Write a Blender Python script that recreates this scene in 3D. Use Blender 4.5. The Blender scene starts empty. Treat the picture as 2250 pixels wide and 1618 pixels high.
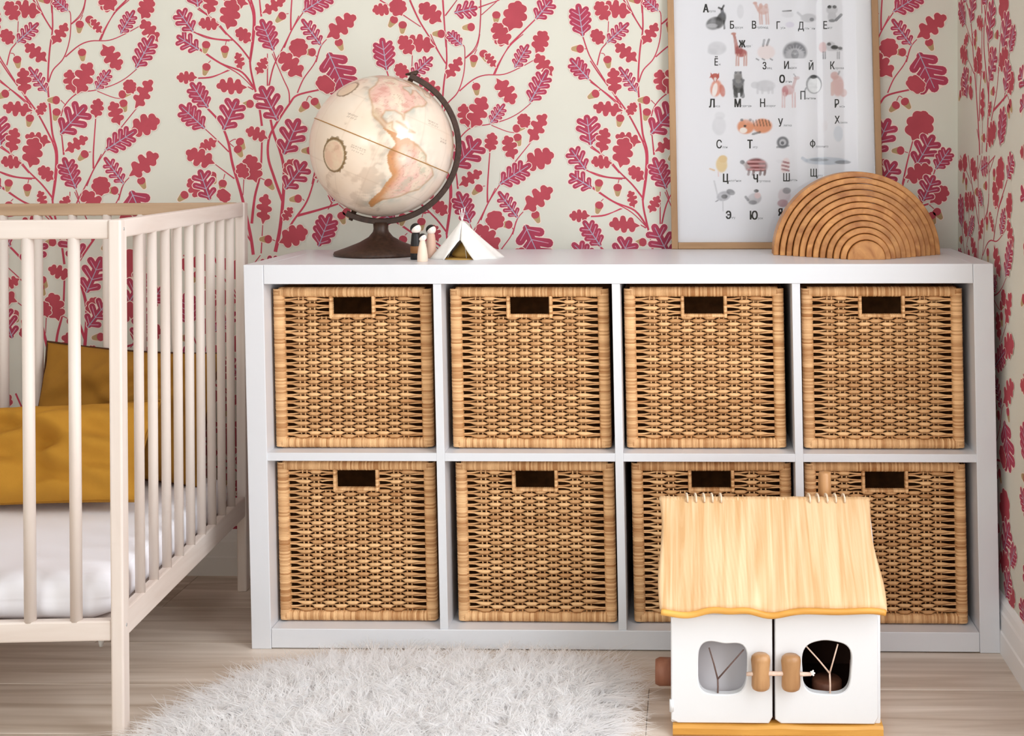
import bpy, bmesh, math, random
import numpy as np
from mathutils import Vector, Matrix

random.seed(7)
rng = np.random.default_rng(11)
SC = bpy.context.scene
COL = SC.collection
PI = math.pi

# ---------------------------------------------------------------- camera
FPX, CX, CY = 2710.4, 1449.6, 356.1
CAM = np.array([.8714, -2.4018, .9736])
YAW, PITCH, ROLL = .024, -.0071, .0037


def rot3(yaw, pitch, roll):
    a, b, c = yaw, pitch, roll
    Rz = np.array([[math.cos(a), -math.sin(a), 0], [math.sin(a), math.cos(a), 0], [0, 0, 1]])
    Rx = np.array([[1, 0, 0], [0, math.cos(b), -math.sin(b)], [0, math.sin(b), math.cos(b)]])
    Ry = np.array([[math.cos(c), 0, math.sin(c)], [0, 1, 0], [-math.sin(c), 0, math.cos(c)]])
    return Rz @ Rx @ Ry


CM = rot3(YAW, PITCH, ROLL)
cd = bpy.data.cameras.new('camera')
cam = bpy.data.objects.new('camera', cd)
COL.objects.link(cam)
cd.sensor_width = 36
cd.sensor_fit = 'HORIZONTAL'
cd.lens = FPX / 2250 * 36
cd.shift_x = (1125 - CX) / 2250
cd.shift_y = (CY - 809) / 2250
cd.clip_start = .05
cam.matrix_world = Matrix(((CM[0, 0], CM[0, 2], -CM[0, 1], CAM[0]), (CM[1, 0], CM[1, 2], -CM[1, 1], CAM[1]),
                           (CM[2, 0], CM[2, 2], -CM[2, 1], CAM[2]), (0, 0, 0, 1)))
SC.camera = cam

# ---------------------------------------------------------------- world, lights, exposure
W = bpy.data.worlds.new('world')
SC.world = W
W.use_nodes = True
W.node_tree.nodes['Background'].inputs[0].default_value = (1.0, .985, .96, 1)
W.node_tree.nodes['Background'].inputs[1].default_value = .5
SC.view_settings.view_transform = 'Standard'
SC.view_settings.look = 'None'
SC.view_settings.exposure = -0.80
SC.view_settings.gamma = 1
SC.view_settings.use_curve_mapping = False
SC.cycles.max_bounces = 14
SC.cycles.diffuse_bounces = 8
SC.cycles.transmission_bounces = 12
# daylight through the window in the right wall
WIN_Y0, WIN_Y1, WIN_Z0, WIN_Z1 = -1.72, -.42, .12, 2.25
ld = bpy.data.lights.new('window_daylight', 'AREA')
ld.shape = 'RECTANGLE'
ld.size, ld.size_y = 1.22, 2.05
ld.energy = 84
ld.color = (.94, .97, 1)
lo = bpy.data.objects.new('window_daylight', ld)
COL.objects.link(lo)
lo.location = (1.60, (WIN_Y0 + WIN_Y1) / 2, (WIN_Z0 + WIN_Z1) / 2)
lo.rotation_euler = (PI / 2, 0, PI / 2)
# added daylight from an unseen wide window, made up to steer the light
l3 = bpy.data.lights.new('added_front_daylight', 'AREA')
l3.shape = 'RECTANGLE'
l3.size, l3.size_y = 2.1, 1.3
l3.energy = 72
l3.color = (.92, .965, 1)
o3 = bpy.data.objects.new('added_front_daylight', l3)
COL.objects.link(o3)
o3.location = (-.4, -4.34, 1.68)
o3.rotation_euler = (PI / 2, 0, 0)
# dimmer, curtained second window further along the same wall: three gaps between the curtains
for y_, w_, e_ in ((-2.55, .34, 5), (-3.0, .22, 4), (-3.55, .5, 9)):
    l2 = bpy.data.lights.new('curtain_gap_daylight', 'AREA')
    l2.shape = 'RECTANGLE'
    l2.size, l2.size_y = w_, 1.5
    l2.energy = e_
    l2.color = (.98, .99, 1)
    o2 = bpy.data.objects.new('curtain_gap_daylight', l2)
    COL.objects.link(o2)
    o2.location = (1.60, y_, 1.5)
    o2.rotation_euler = (PI / 2, 0, PI / 2)


# ---------------------------------------------------------------- picture helpers
def ray(u, v):
    return CM @ np.array([(u - CX) / FPX, 1, -(v - CY) / FPX])


def at(u, v, x=None, y=None, z=None):
    """point of the room where the line of sight through a measured pixel meets a plane"""
    d = ray(u, v)
    if y is not None:
        k = (y - CAM[1]) / d[1]
    elif z is not None:
        k = (z - CAM[2]) / d[2]
    else:
        k = (x - CAM[0]) / d[0]
    return CAM + d * k


def on_plane(u, v, p0, n):
    d = ray(u, v)
    p0 = np.asarray(p0, float)
    n = np.asarray(n, float)
    return CAM + d * (np.dot(p0 - CAM, n) / np.dot(d, n))


# ---------------------------------------------------------------- materials
def s2l(c):
    return tuple(((x / 255 / 12.92) if x / 255 <= .04045 else ((x / 255 + .055) / 1.055) ** 2.4) for x in c)


def new_mat(name):
    m = bpy.data.materials.new(name)
    m.use_nodes = True
    nt = m.node_tree
    return m, nt, nt.nodes['Principled BSDF']


def plain(name, rgb, rough=.5, spec=.5, noise=0, nscale=30, bump=0, bscale=200):
    m, nt, b = new_mat(name)
    c = s2l(rgb)
    b.inputs['Base Color'].default_value = (*c, 1)
    b.inputs['Roughness'].default_value = rough
    b.inputs['Specular IOR Level'].default_value = spec
    tc = nt.nodes.new('ShaderNodeTexCoord')
    if noise:
        n = nt.nodes.new('ShaderNodeTexNoise')
        n.inputs['Scale'].default_value = nscale
        n.inputs['Detail'].default_value = 4
        nt.links.new(tc.outputs['Object'], n.inputs['Vector'])
        r = nt.nodes.new('ShaderNodeValToRGB')
        r.color_ramp.elements[0].position = .3
        r.color_ramp.elements[1].position = .7
        r.color_ramp.elements[0].color = (*[x * (1 - noise) for x in c], 1)
        r.color_ramp.elements[1].color = (*[min(1, x * (1 + noise)) for x in c], 1)
        nt.links.new(n.outputs['Fac'], r.inputs['Fac'])
        nt.links.new(r.outputs['Color'], b.inputs['Base Color'])
    if bump:
        n = nt.nodes.new('ShaderNodeTexNoise')
        n.inputs['Scale'].default_value = bscale
        nt.links.new(tc.outputs['Object'], n.inputs['Vector'])
        bp = nt.nodes.new('ShaderNodeBump')
        bp.inputs['Strength'].default_value = bump
        bp.inputs['Distance'].default_value = .002
        nt.links.new(n.outputs['Fac'], bp.inputs['Height'])
        nt.links.new(bp.outputs['Normal'], b.inputs['Normal'])
    return m


def wood(name, dark, light, scale=(2, 30, 30), rough=.5, per_object=0.0, bump=.1, detail=5, dist=.6, lo=.3, hi=.7, spec=.5):
    """grained wood: noise stretched along one axis; per_object shifts grain and tone of every copy"""
    m, nt, b = new_mat(name)
    tc = nt.nodes.new('ShaderNodeTexCoord')
    oi = nt.nodes.new('ShaderNodeObjectInfo')
    mp = nt.nodes.new('ShaderNodeMapping')
    mp.inputs['Scale'].default_value = scale
    add = nt.nodes.new('ShaderNodeVectorMath')
    add.operation = 'MULTIPLY_ADD'
    add.inputs[1].default_value = (7.3, 3.1, 5.7)
    nt.links.new(oi.outputs['Random'], add.inputs[0])
    nt.links.new(tc.outputs['Object'], add.inputs[2])
    nt.links.new(add.outputs[0], mp.inputs['Vector'])
    n = nt.nodes.new('ShaderNodeTexNoise')
    n.inputs['Scale'].default_value = 1
    n.inputs['Detail'].default_value = detail
    n.inputs['Distortion'].default_value = dist
    nt.links.new(mp.outputs[0], n.inputs['Vector'])
    r = nt.nodes.new('ShaderNodeValToRGB')
    r.color_ramp.elements[0].position = lo
    r.color_ramp.elements[1].position = hi
    r.color_ramp.elements[0].color = (*s2l(dark), 1)
    r.color_ramp.elements[1].color = (*s2l(light), 1)
    nt.links.new(n.outputs['Fac'], r.inputs['Fac'])
    out = r.outputs['Color']
    if per_object:
        mr = nt.nodes.new('ShaderNodeMapRange')
        mr.inputs['To Min'].default_value = 1 - per_object
        mr.inputs['To Max'].default_value = 1 + per_object
        nt.links.new(oi.outputs['Random'], mr.inputs['Value'])
        hs = nt.nodes.new('ShaderNodeHueSaturation')
        nt.links.new(out, hs.inputs['Color'])
        nt.links.new(mr.outputs[0], hs.inputs['Value'])
        out = hs.outputs['Color']
    nt.links.new(out, b.inputs['Base Color'])
    b.inputs['Roughness'].default_value = rough
    b.inputs['Specular IOR Level'].default_value = spec
    if bump:
        bp = nt.nodes.new('ShaderNodeBump')
        bp.inputs['Strength'].default_value = bump
        bp.inputs['Distance'].default_value = .001
        nt.links.new(n.outputs['Fac'], bp.inputs['Height'])
        nt.links.new(bp.outputs['Normal'], b.inputs['Normal'])
    return m


def attr_mat(name, rough=.5, base=None, spec=.5, coat=0):
    """colour printed on the mesh itself (attribute 'print')"""
    m, nt, b = new_mat(name)
    a = nt.nodes.new('ShaderNodeAttribute')
    a.attribute_name = 'print'
    nt.links.new(a.outputs['Color'], b.inputs['Base Color'])
    b.inputs['Roughness'].default_value = rough
    b.inputs['Specular IOR Level'].default_value = spec
    b.inputs['Coat Weight'].default_value = coat
    b.inputs['Coat Roughness'].default_value = .12
    return m


M_WALL = plain('wallpaper_cream', (214, 213, 202), .8, .2, noise=.02, nscale=6)
M_RED = plain('print_red', (178, 75, 87), .75, .2, noise=.06, nscale=25)
M_PLUM = plain('print_plum', (170, 66, 89), .75, .2, noise=.06, nscale=25)
M_HALO = plain('print_pale_pink', (236, 214, 204), .8, .2)
M_VEIN = plain('print_vein_blue', (164, 166, 184), .8, .2)
M_VEINP = plain('print_vein_pink', (214, 140, 160), .8, .2)
M_TAN = plain('print_acorn_tan', (176, 150, 110), .8, .2, noise=.1, nscale=40)
M_STEM = plain('print_stem', (188, 70, 90), .8, .2, noise=.1, nscale=20)
M_WHITE = plain('white_lacquer', (219, 221, 226), .32, .5, noise=.006, nscale=3)
M_TRIM = plain('white_trim', (236, 236, 236), .4, .5)
M_CRIB = wood('pale_birch', (214, 199, 189), (230, 219, 211), (30, 30, 2.2), .5, .015, .04)
M_CRIBX = wood('pale_birch_rail', (214, 199, 189), (230, 219, 211), (2.2, 30, 30), .5, .015, .04)
M_CRIBY = wood('pale_birch_end_rail', (214, 199, 189), (230, 219, 211), (30, 2.2, 30), .5, .015, .04)
M_CRIB_SHADE = wood('shaded_birch', (172, 142, 112), (198, 168, 138), (2.2, 30, 30), .5, .015, .04)  # same pale birch, with the back rail's shade put into the colour
M_FLOOR = wood('oak_laminate', (176, 157, 139), (234, 222, 210), (1.6, 26, 26), .42, .05, .05, detail=6, dist=1.0, lo=.25, hi=.75)
M_SUB = plain('underlay_grey', (90, 78, 66), .9, .1)
M_SHEET = plain('white_sheet', (246, 247, 254), .85, .2, bump=.15, bscale=40)
M_MUST = plain('mustard_cotton', (188, 136, 50), .9, .15, noise=.06, nscale=14, bump=.35, bscale=900)
M_MUST2 = plain('ochre_cotton', (156, 110, 42), .9, .15, noise=.06, nscale=14, bump=.35, bscale=900)
M_PIPE = plain('dark_brown_piping', (74, 44, 24), .8, .2)
M_STEEL = plain('zinc_steel', (186, 186, 184), .35, .6)
M_BRONZE = plain('dark_bronze', (62, 42, 32), .42, .35, noise=.35, nscale=120)
M_BRASS = plain('printed_gold_line', (166, 120, 60), .5, .4)
M_GLOBE = attr_mat('printed_globe', .34, spec=.5, coat=.6)
M_PAPER = attr_mat('printed_paper', .8, spec=.2)
M_INK = plain('black_ink', (34, 32, 34), .8, .2)
M_INKG = plain('grey_ink', (120, 120, 124), .8, .2)
M_OAK = wood('oak_frame', (146, 110, 74), (180, 142, 102), (25, 25, 3), .5, 0, .06)
M_OAKH = wood('oak_frame_cross', (146, 110, 74), (180, 142, 102), (3, 25, 25), .5, 0, .06)
M_ARCH = wood('oiled_lime_wood', (164, 104, 52), (212, 154, 92), (26, 5, 26), .45, .10, .06, dist=1.2)
M_PEG = plain('bare_maple', (240, 216, 196), .5, .4, noise=.03)
M_FACE = plain('pale_face', (244, 232, 222), .5, .4)
M_BLACK = plain('black_paint', (22, 19, 19), .45, .4)
M_COATB = plain('brown_paint', (128, 82, 40), .5, .4)
M_PINKP = plain('dusty_pink_paint', (214, 178, 158), .5, .4)
M_CANVAS = plain('white_canvas', (238, 236, 232), .85, .15, noise=.02, nscale=120, bump=.2, bscale=700)
M_GOLD = plain('ochre_felt', (196, 158, 88), .9, .1)
M_HWHITE = plain('white_ceramic_paint', (228, 230, 233), .35, .5)
M_HONEY = wood('honey_wood', (196, 136, 52), (232, 176, 86), (4, 40, 40), .4, 0, .05)
M_ROOF = wood('combed_pale_wood', (204, 160, 108), (226, 192, 150), (95, 4, 4), .42, 0, .25, dist=.8, lo=.35, hi=.62)
M_LOG = wood('peeled_branch', (150, 104, 62), (200, 154, 106), (40, 40, 6), .35, .1, .1)
M_LOGR = wood('red_branch', (128, 78, 58), (168, 112, 86), (40, 40, 6), .55, .05, .1)
M_TWIG = plain('pale_twig', (222, 194, 176), .6, .3, noise=.15, nscale=120)
M_TWIGD = plain('dark_twig', (108, 86, 80), .6, .3, noise=.2, nscale=120)
M_TWINE = plain('jute_twine', (222, 204, 180), .9, .1, noise=.15, nscale=300)
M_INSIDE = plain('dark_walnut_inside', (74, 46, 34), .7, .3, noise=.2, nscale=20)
M_INGREY = plain('grey_inside_board', (226, 221, 224), .7, .3)


def wicker_mat(name, lo, hi):
    """rattan: strand tone from the mesh, patches from noise, basket tone from the object"""
    m, nt, b = new_mat(name)
    tc = nt.nodes.new('ShaderNodeTexCoord')
    oi = nt.nodes.new('ShaderNodeObjectInfo')
    add = nt.nodes.new('ShaderNodeVectorMath')
    add.operation = 'MULTIPLY_ADD'
    add.inputs[1].default_value = (9, 4, 6)
    nt.links.new(oi.outputs['Random'], add.inputs[0])
    nt.links.new(tc.outputs['Object'], add.inputs[2])
    mp = nt.nodes.new('ShaderNodeMapping')
    mp.inputs['Scale'].default_value = (7, 7, 34)
    nt.links.new(add.outputs[0], mp.inputs['Vector'])
    n = nt.nodes.new('ShaderNodeTexNoise')
    n.inputs['Scale'].default_value = 1
    n.inputs['Detail'].default_value = 3
    nt.links.new(mp.outputs[0], n.inputs['Vector'])
    a = nt.nodes.new('ShaderNodeAttribute')
    a.attribute_name = 'tint'
    mix = nt.nodes.new('ShaderNodeMath')
    mix.operation = 'MULTIPLY_ADD'
    mix.inputs[1].default_value = .55
    nt.links.new(a.outputs['Fac'], mix.inputs[0])
    m2 = nt.nodes.new('ShaderNodeMath')
    m2.operation = 'MULTIPLY'
    m2.inputs[1].default_value = .65
    nt.links.new(n.outputs['Fac'], m2.inputs[0])
    nt.links.new(m2.outputs[0], mix.inputs[2])
    r = nt.nodes.new('ShaderNodeValToRGB')
    r.color_ramp.elements[0].position = .25
    r.color_ramp.elements[1].position = .85
    r.color_ramp.elements[0].color = (*s2l(lo), 1)
    r.color_ramp.elements[1].color = (*s2l(hi), 1)
    nt.links.new(mix.outputs[0], r.inputs['Fac'])
    nt.links.new(r.outputs['Color'], b.inputs['Base Color'])
    b.inputs['Roughness'].default_value = .5
    b.inputs['Specular IOR Level'].default_value = .35
    return m


M_WICK = wicker_mat('rattan_weave', (164, 108, 58), (240, 194, 140))
M_WRAP = wicker_mat('rattan_wrapping', (172, 118, 68), (236, 190, 138))
M_WSIDE = plain('rattan_side', (118, 80, 46), .7, .2, noise=.25, nscale=60)
m, nt, b = new_mat('clear_glass')
M_GLASS = m
_t = nt.nodes.new('ShaderNodeBsdfTransparent')
_g = nt.nodes.new('ShaderNodeBsdfGlossy')
_g.inputs['Roughness'].default_value = .02
_f = nt.nodes.new('ShaderNodeFresnel')
_f.inputs['IOR'].default_value = 1.5
_x = nt.nodes.new('ShaderNodeMixShader')
nt.links.new(_f.outputs[0], _x.inputs[0])
nt.links.new(_t.outputs[0], _x.inputs[1])
nt.links.new(_g.outputs[0], _x.inputs[2])
nt.links.new(_x.outputs[0], nt.nodes['Material Output'].inputs['Surface'])
m, nt, b = new_mat('sheep_wool')
M_WOOL = m
b.inputs['Base Color'].default_value = (.985, .985, .99, 1)
b.inputs['Roughness'].default_value = .9
b.inputs['Specular IOR Level'].default_value = .1
_t = nt.nodes.new('ShaderNodeBsdfTranslucent')
_t.inputs['Color'].default_value = (.985, .985, .99, 1)
_x = nt.nodes.new('ShaderNodeMixShader')
_x.inputs[0].default_value = .62
nt.links.new(b.outputs[0], _x.inputs[1])
nt.links.new(_t.outputs[0], _x.inputs[2])
nt.links.new(_x.outputs[0], nt.nodes['Material Output'].inputs['Surface'])

# ---------------------------------------------------------------- object helpers
ORG = {}


def tag(o, label=None, cat=None, group=None, kind=None):
    for k, v in (('label', label), ('category', cat), ('group', group), ('kind', kind)):
        if v:
            o[k] = v
    return o


def thing(name, loc, label, cat, group=None):
    o = bpy.data.objects.new(name, None)
    o.empty_display_size = .05
    o.location = loc
    COL.objects.link(o)
    ORG[o] = np.array(loc, float)
    return tag(o, label, cat, group)


def obj(name, me, mats, parent=None, smooth=False):
    """link a mesh written in room coordinates; under a parent it is moved to the parent's origin"""
    if not isinstance(mats, (list, tuple)):
        mats = [mats]
    for m in mats:
        me.materials.append(m)
    if smooth:
        me.polygons.foreach_set('use_smooth', np.ones(len(me.polygons), bool))
    o = bpy.data.objects.new(name, me)
    COL.objects.link(o)
    ORG[o] = np.zeros(3)
    if parent is not None:
        org = ORG[parent]
        me.transform(Matrix.Translation(-Vector(org)))
        o.parent = parent
        ORG[o] = org
    me.update()
    return o


def mesh(name, v, f, mi=None):
    me = bpy.data.meshes.new(name)
    me.from_pydata([tuple(p) for p in v], [], [tuple(q) for q in f])
    if mi is not None:
        me.polygons.foreach_set('material_index', np.asarray(mi, np.int32))
    me.update()
    return me


def bm_mesh(name, bm):
    bmesh.ops.recalc_face_normals(bm, faces=bm.faces)
    me = bpy.data.meshes.new(name)
    bm.to_mesh(me)
    bm.free()
    return me


def add_box(bm, lo, hi, bev=0, seg=2, fn=None):
    lo, hi = np.asarray(lo, float), np.asarray(hi, float)
    r = bmesh.ops.create_cube(bm, size=1)
    vs = r['verts']
    for v in vs:
        v.co = Vector((lo + hi) / 2 + np.array(v.co) * (hi - lo))
    if bev:
        es = list({e for v in vs for e in v.link_edges})
        rb = bmesh.ops.bevel(bm, geom=es, offset=bev, segments=seg, affect='EDGES', profile=.5)
        vs = list({v for f in rb['faces'] for v in f.verts} | {v for v in vs if v.is_valid})
    if fn:
        for v in vs:
            v.co = Vector(fn(np.array(v.co)))
    return vs


def box(name, lo, hi, mat, parent=None, bev=.001, fn=None, seg=2):
    bm = bmesh.new()
    add_box(bm, lo, hi, bev, seg, fn)
    return obj(name, bm_mesh(name, bm), mat, parent)


def lathe(name, prof, c, mat, parent=None, seg=32, sx=1, sy=1, fn=None):
    """turned shape round a vertical axis at c; prof = (radius, z) pairs"""
    v, f = [], []
    n = len(prof)
    for i in range(seg):
        a = 2 * PI * i / seg
        for r, z in prof:
            p = np.array((c[0] + r * sx * math.cos(a), c[1] + r * sy * math.sin(a), c[2] + z))
            v.append(fn(p) if fn else p)
    for i in range(seg):
        j = (i + 1) % seg
        for k in range(n - 1):
            f.append((i * n + k, j * n + k, j * n + k + 1, i * n + k + 1))
    f.append([i * n for i in range(seg)][::-1])
    f.append([i * n + n - 1 for i in range(seg)])
    return obj(name, mesh(name, v, f), mat, parent, True)


def tube_vf(pts, rad, seg=8, closed=False, v0=0):
    pts = [np.asarray(p, float) for p in pts]
    n = len(pts)
    if not hasattr(rad, '__len__'):
        rad = [rad] * n
    v, f = [], []
    up = None
    for i, p in enumerate(pts):
        a = pts[(i - 1) % n] if (closed or i > 0) else p
        b_ = pts[(i + 1) % n] if (closed or i < n - 1) else p
        t = b_ - a
        t = t / (np.linalg.norm(t) + 1e-12)
        if up is None:
            up = np.array((0, 0, 1.)) if abs(t[2]) < .9 else np.array((1., 0, 0))
        s = np.cross(t, up)
        s /= np.linalg.norm(s) + 1e-12
        up = np.cross(s, t)
        for k in range(seg):
            q = 2 * PI * k / seg
            v.append(p + rad[i] * (math.cos(q) * s + math.sin(q) * up))
    m = n if closed else n - 1
    for i in range(m):
        j = (i + 1) % n
        for k in range(seg):
            l = (k + 1) % seg
            f.append((v0 + i * seg + k, v0 + i * seg + l, v0 + j * seg + l, v0 + j * seg + k))
    if not closed:
        f.append([v0 + k for k in range(seg)][::-1])
        f.append([v0 + (n - 1) * seg + k for k in range(seg)])
    return v, f


def tube(name, pts, rad, mat, parent=None, seg=8, closed=False):
    v, f = tube_vf(pts, rad, seg, closed)
    return obj(name, mesh(name, v, f), mat, parent, True)


# ---------------------------------------------------------------- flat print kit (2-D shapes -> thin ink layers)
class Ink:
    def __init__(self):
        self.p = []          # (points Nx2, layer, material index)

    def poly(self, pts, layer, mi):
        self.p.append((np.asarray(pts, float), layer, mi))

    def capsule(self, a, b_, r0, r1, layer, mi, n=5):
        a, b_ = np.asarray(a, float), np.asarray(b_, float)
        d = b_ - a
        t = math.atan2(d[1], d[0])
        A = [t + PI / 2 + PI * k / n for k in range(n + 1)]
        B = [t - PI / 2 + PI * k / n for k in range(n + 1)]
        self.poly([a + r0 * np.array((math.cos(q), math.sin(q))) for q in A] +
                  [b_ + r1 * np.array((math.cos(q), math.sin(q))) for q in B], layer, mi)

    def disc(self, c, rx, ry, ang, layer, mi, n=14):
        ca, sa = math.cos(ang), math.sin(ang)
        self.poly([(c[0] + rx * math.cos(q) * ca - ry * math.sin(q) * sa, c[1] + rx * math.cos(q) * sa + ry * math.sin(q) * ca)
                   for q in np.arange(n) * 2 * PI / n], layer, mi)

    def stroke(self, pts, w0, w1, layer, mi, smooth=True):
        P = [np.asarray(p, float) for p in pts]
        if smooth and len(P) > 2:
            Q = []
            for i in range(len(P) - 1):
                p0, p1, p2, p3 = P[max(i - 1, 0)], P[i], P[i + 1], P[min(i + 2, len(P) - 1)]
                for t in np.arange(5) / 5:
                    Q.append(.5 * (2 * p1 + (p2 - p0) * t + (2 * p0 - 5 * p1 + 4 * p2 - p3) * t * t + (3 * p1 - p0 - 3 * p2 + p3) * t ** 3))
            Q.append(P[-1])
            P = Q
        n = len(P)
        L, R_ = [], []
        for i in range(n):
            d = P[min(i + 1, n - 1)] - P[max(i - 1, 0)]
            d = d / (np.linalg.norm(d) + 1e-9)
            s = np.array((-d[1], d[0])) * (w0 + (w1 - w0) * i / max(n - 1, 1)) / 2
            L.append(P[i] + s)
            R_.append(P[i] - s)
        for i in range(n - 1):
            self.poly([L[i], L[i + 1], R_[i + 1], R_[i]], layer, mi)


RED, PLUM, HALO, VB, VP, TAN, STEM = range(7)
INK_MATS = [M_RED, M_PLUM, M_HALO, M_VEIN, M_VEINP, M_TAN, M_STEM]


def leaf(ink, kind, b_, t, w, L0):
    """one printed oak leaf from stalk b_ to tip t; 'V' veined with finger lobes, 'S' solid"""
    b_, t = np.asarray(b_, float), np.asarray(t, float)
    d = t - b_
    ln = np.linalg.norm(d)
    d = d / ln
    s = np.array((-d[1], d[0]))
    P = lambda a, o: b_ + d * (a * ln) + s * o
    shapes, lob = [], []
    if kind == 'V':
        n = 4 if ln > 1.45 * w else 3
        ws = np.interp(np.linspace(0, 1, n), [0, .45, 1], [.74, 1, .80])
        shapes.append((.10 * ln, 0, .80 * ln, 0, .10 * w, .15 * w))
        shapes.append((.7 * ln, 0, ln - .13 * w, 0, .15 * w, .13 * w))
        for i in range(n):
            a = .15 + .52 * i / (n - 1)
            for sg in (-1, 1):
                e = (a * ln + .15 * w * ws[i] * 1.6, sg * (w / 2 - .115 * w) * ws[i])
                shapes.append((a * ln, 0, e[0], e[1], .105 * w, .122 * w))
                lob.append((P(a - .03, 0), P(e[0] / ln, e[1])))
    else:
        shapes.append((.04 * ln, 0, .3 * ln, 0, .02 * w, .22 * w))
        shapes.append((.28 * ln, 0, .74 * ln, 0, .21 * w, .21 * w))
        shapes.append((.7 * ln, 0, ln - .17 * w, 0, .2 * w, .17 * w))
        jit = math.sin(b_[0] * 7.7 + b_[1] * 3.1)
        for i, (a, ww) in enumerate(((.25, .86), (.50, 1.0), (.73, .78))):
            for sg in (-1, 1):
                ww_ = ww * (1 + .08 * sg * jit)
                shapes.append(((a + .03 * sg * jit) * ln, 0, (a + .05 + .03 * sg * jit) * ln, sg * (w / 2 * ww_ - .17 * w), .14 * w, .172 * w))

    def envelope(grow):
        """outline by half widths along the leaf axis, left and right"""
        A = np.linspace(-grow, ln + grow, 44)
        out = []
        for sg in (1, -1):
            h_ = np.zeros(len(A))
            for x0, y0, x1, y1, r0, r1 in shapes:
                if (y1 * sg) < -1e-6:
                    continue
                for t_ in np.linspace(0, 1, 9):
                    x, y, r = x0 + (x1 - x0) * t_, abs(y0 + (y1 - y0) * t_), r0 + (r1 - r0) * t_ + grow
                    q_ = r * r - (A - x) ** 2
                    h_ = np.where(q_ > 0, np.maximum(h_, y + np.sqrt(np.maximum(q_, 0))), h_)
            out.append(h_)
        return A, out[0], out[1]

    def strip_(grow, layer, mi):
        A, hl, hr = envelope(grow)
        for i in range(len(A) - 1):
            if hl[i] + hr[i] + hl[i + 1] + hr[i + 1] > .2:
                ink.poly([P(A[i] / ln, hl[i]), P(A[i + 1] / ln, hl[i + 1]), P(A[i + 1] / ln, -hr[i + 1]), P(A[i] / ln, -hr[i])], layer, mi)

    strip_(1.5, L0, HALO)
    if kind == 'S':
        strip_(0, L0 + 1, RED)
        return
    k_ = L0 + 1
    for x0, y0, x1, y1, r0, r1 in shapes:
        ink.capsule(P(x0 / ln, y0), P(x1 / ln, y1), r0, r1, k_, PLUM)
        k_ += 1
    for p, q in lob:
        ink.stroke([p, q], 2.0, 1.6, k_, VP, False)
        k_ += 1
    ink.stroke([P(.02, 0), P(.45, 0), P(.9, 0)], 2.4, 1.4, k_, VB, False)
    for p, q in lob:
        k_ += 1
        ink.stroke([p, p + (q - p) * .75], 1.0, .7, k_, VB, False)


def acorn(ink, c, t, L0):
    c, t = np.asarray(c, float), np.asarray(t, float)
    d = t - c
    d /= max(np.linalg.norm(d), 1e-3)
    ang = math.atan2(d[1], d[0])
    ink.capsule(c + d * 5, c + d * 15.5, 9.4, 6.4, L0, HALO)
    ink.disc(c, 9.6, 10.6, ang, L0 + 1, HALO)
    ink.capsule(c + d * 5, c + d * 15.0, 8.0, 5.0, L0 + 2, TAN)
    ink.disc(c, 8.4, 9.4, ang, L0 + 3, RED)


# measured motif of the wallpaper (one column; five source readings of the same repeat)
FRAMES = {'A': (1 / 2.996, 0, 434, -304), 'B': (1 / 2.89, 380, 0, 0), 'C': (1 / 2.89, 800, -432, -379),
          'D': (1 / 2.89, 800, -863, -304), 'G': (1 / 2.889, 1900, -1297, 0)}


def fr(k, x, y):
    s, ox, dx, dy = FRAMES[k]
    return np.array((ox + x * s + dx, y * s + dy))


LEAVES = {
    'A': '''S 275 85 75 45 105|S 120 140 40 10 90|S 90 290 10 200 80|V 105 285 255 150 90|V 450 75 350 -15 75|S 340 300 440 152 75
S 315 412 165 288 88|S 745 70 650 -10 85|V 790 228 885 66 90|S 930 130 1000 -20 100|S 1045 282 935 130 90|S 672 222 600 128 55|V 890 457 1012 232 120
S 670 285 790 460 105|S 490 622 455 458 90|S 505 627 600 412 118|V 630 592 728 458 80|V 310 612 190 440 85|S 165 632 148 446 92|S 880 620 835 525 80
S 885 722 1000 526 95|S 222 730 18 700 90|S 245 765 295 675 60|V 395 885 570 692 165|S 628 782 650 648 80|S 790 832 735 668 90|S 845 870 1052 790 125
V 688 992 902 855 125|S 70 1015 105 842 90|S 342 940 165 895 85|S 195 1112 240 905 122|S 420 1002 578 905 75|V 503 1252 418 1035 125|V 818 1216 686 1035 95
S 843 1166 1042 1014 115|S 150 1075 5 1065 80|S 357 1186 250 1108 80''',
    'D': '''V 1390 237 1358 22 128|V 1430 507 1308 370 100|V 1440 927 1412 728 138|V 1410 1082 1308 940 112|V 1450 1197 1303 1105 108''',
    'B': '''S 437 447 405 333 58|S 530 478 592 366 62|S 800 372 790 243 108|S 826 497 685 332 112|S 930 570 1000 500 115|V 985 330 1098 585 205|S 160 492 22 492 72
V 226 692 112 522 112|S 478 556 275 545 95|V 668 772 555 545 150|V 318 832 412 626 148|V 208 822 40 665 122|S 608 882 462 825 78|V 700 988 802 752 155
S 285 890 168 945 68|S 272 1042 82 962 105|S 460 1142 430 1035 75|S 532 1167 478 982 112|S 725 1120 770 1010 90|V 708 1207 848 1026 135|S 180 1260 100 1135 85
S 300 1275 345 1215 85|V 236 1276 168 1076 130|S 570 1432 592 1232 88|S 698 1407 758 1318 55|V 922 1572 1002 1356 135|S 668 1545 856 1465 118''',
    'G': '''S 300 897 388 706 158|V 320 1062 440 856 150|V 448 1078 545 940 98|S 248 1132 432 1070 112|S 412 1292 522 1186 100|V 368 1282 442 1112 122''',
    'C': '''S 176 62 52 66 72|S 242 102 188 -5 100|S 497 145 350 26 105|S 920 292 825 145 100|S 920 205 985 5 135|V 568 82 722 48 105|V 1088 124 1192 -5 112'''}
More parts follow.
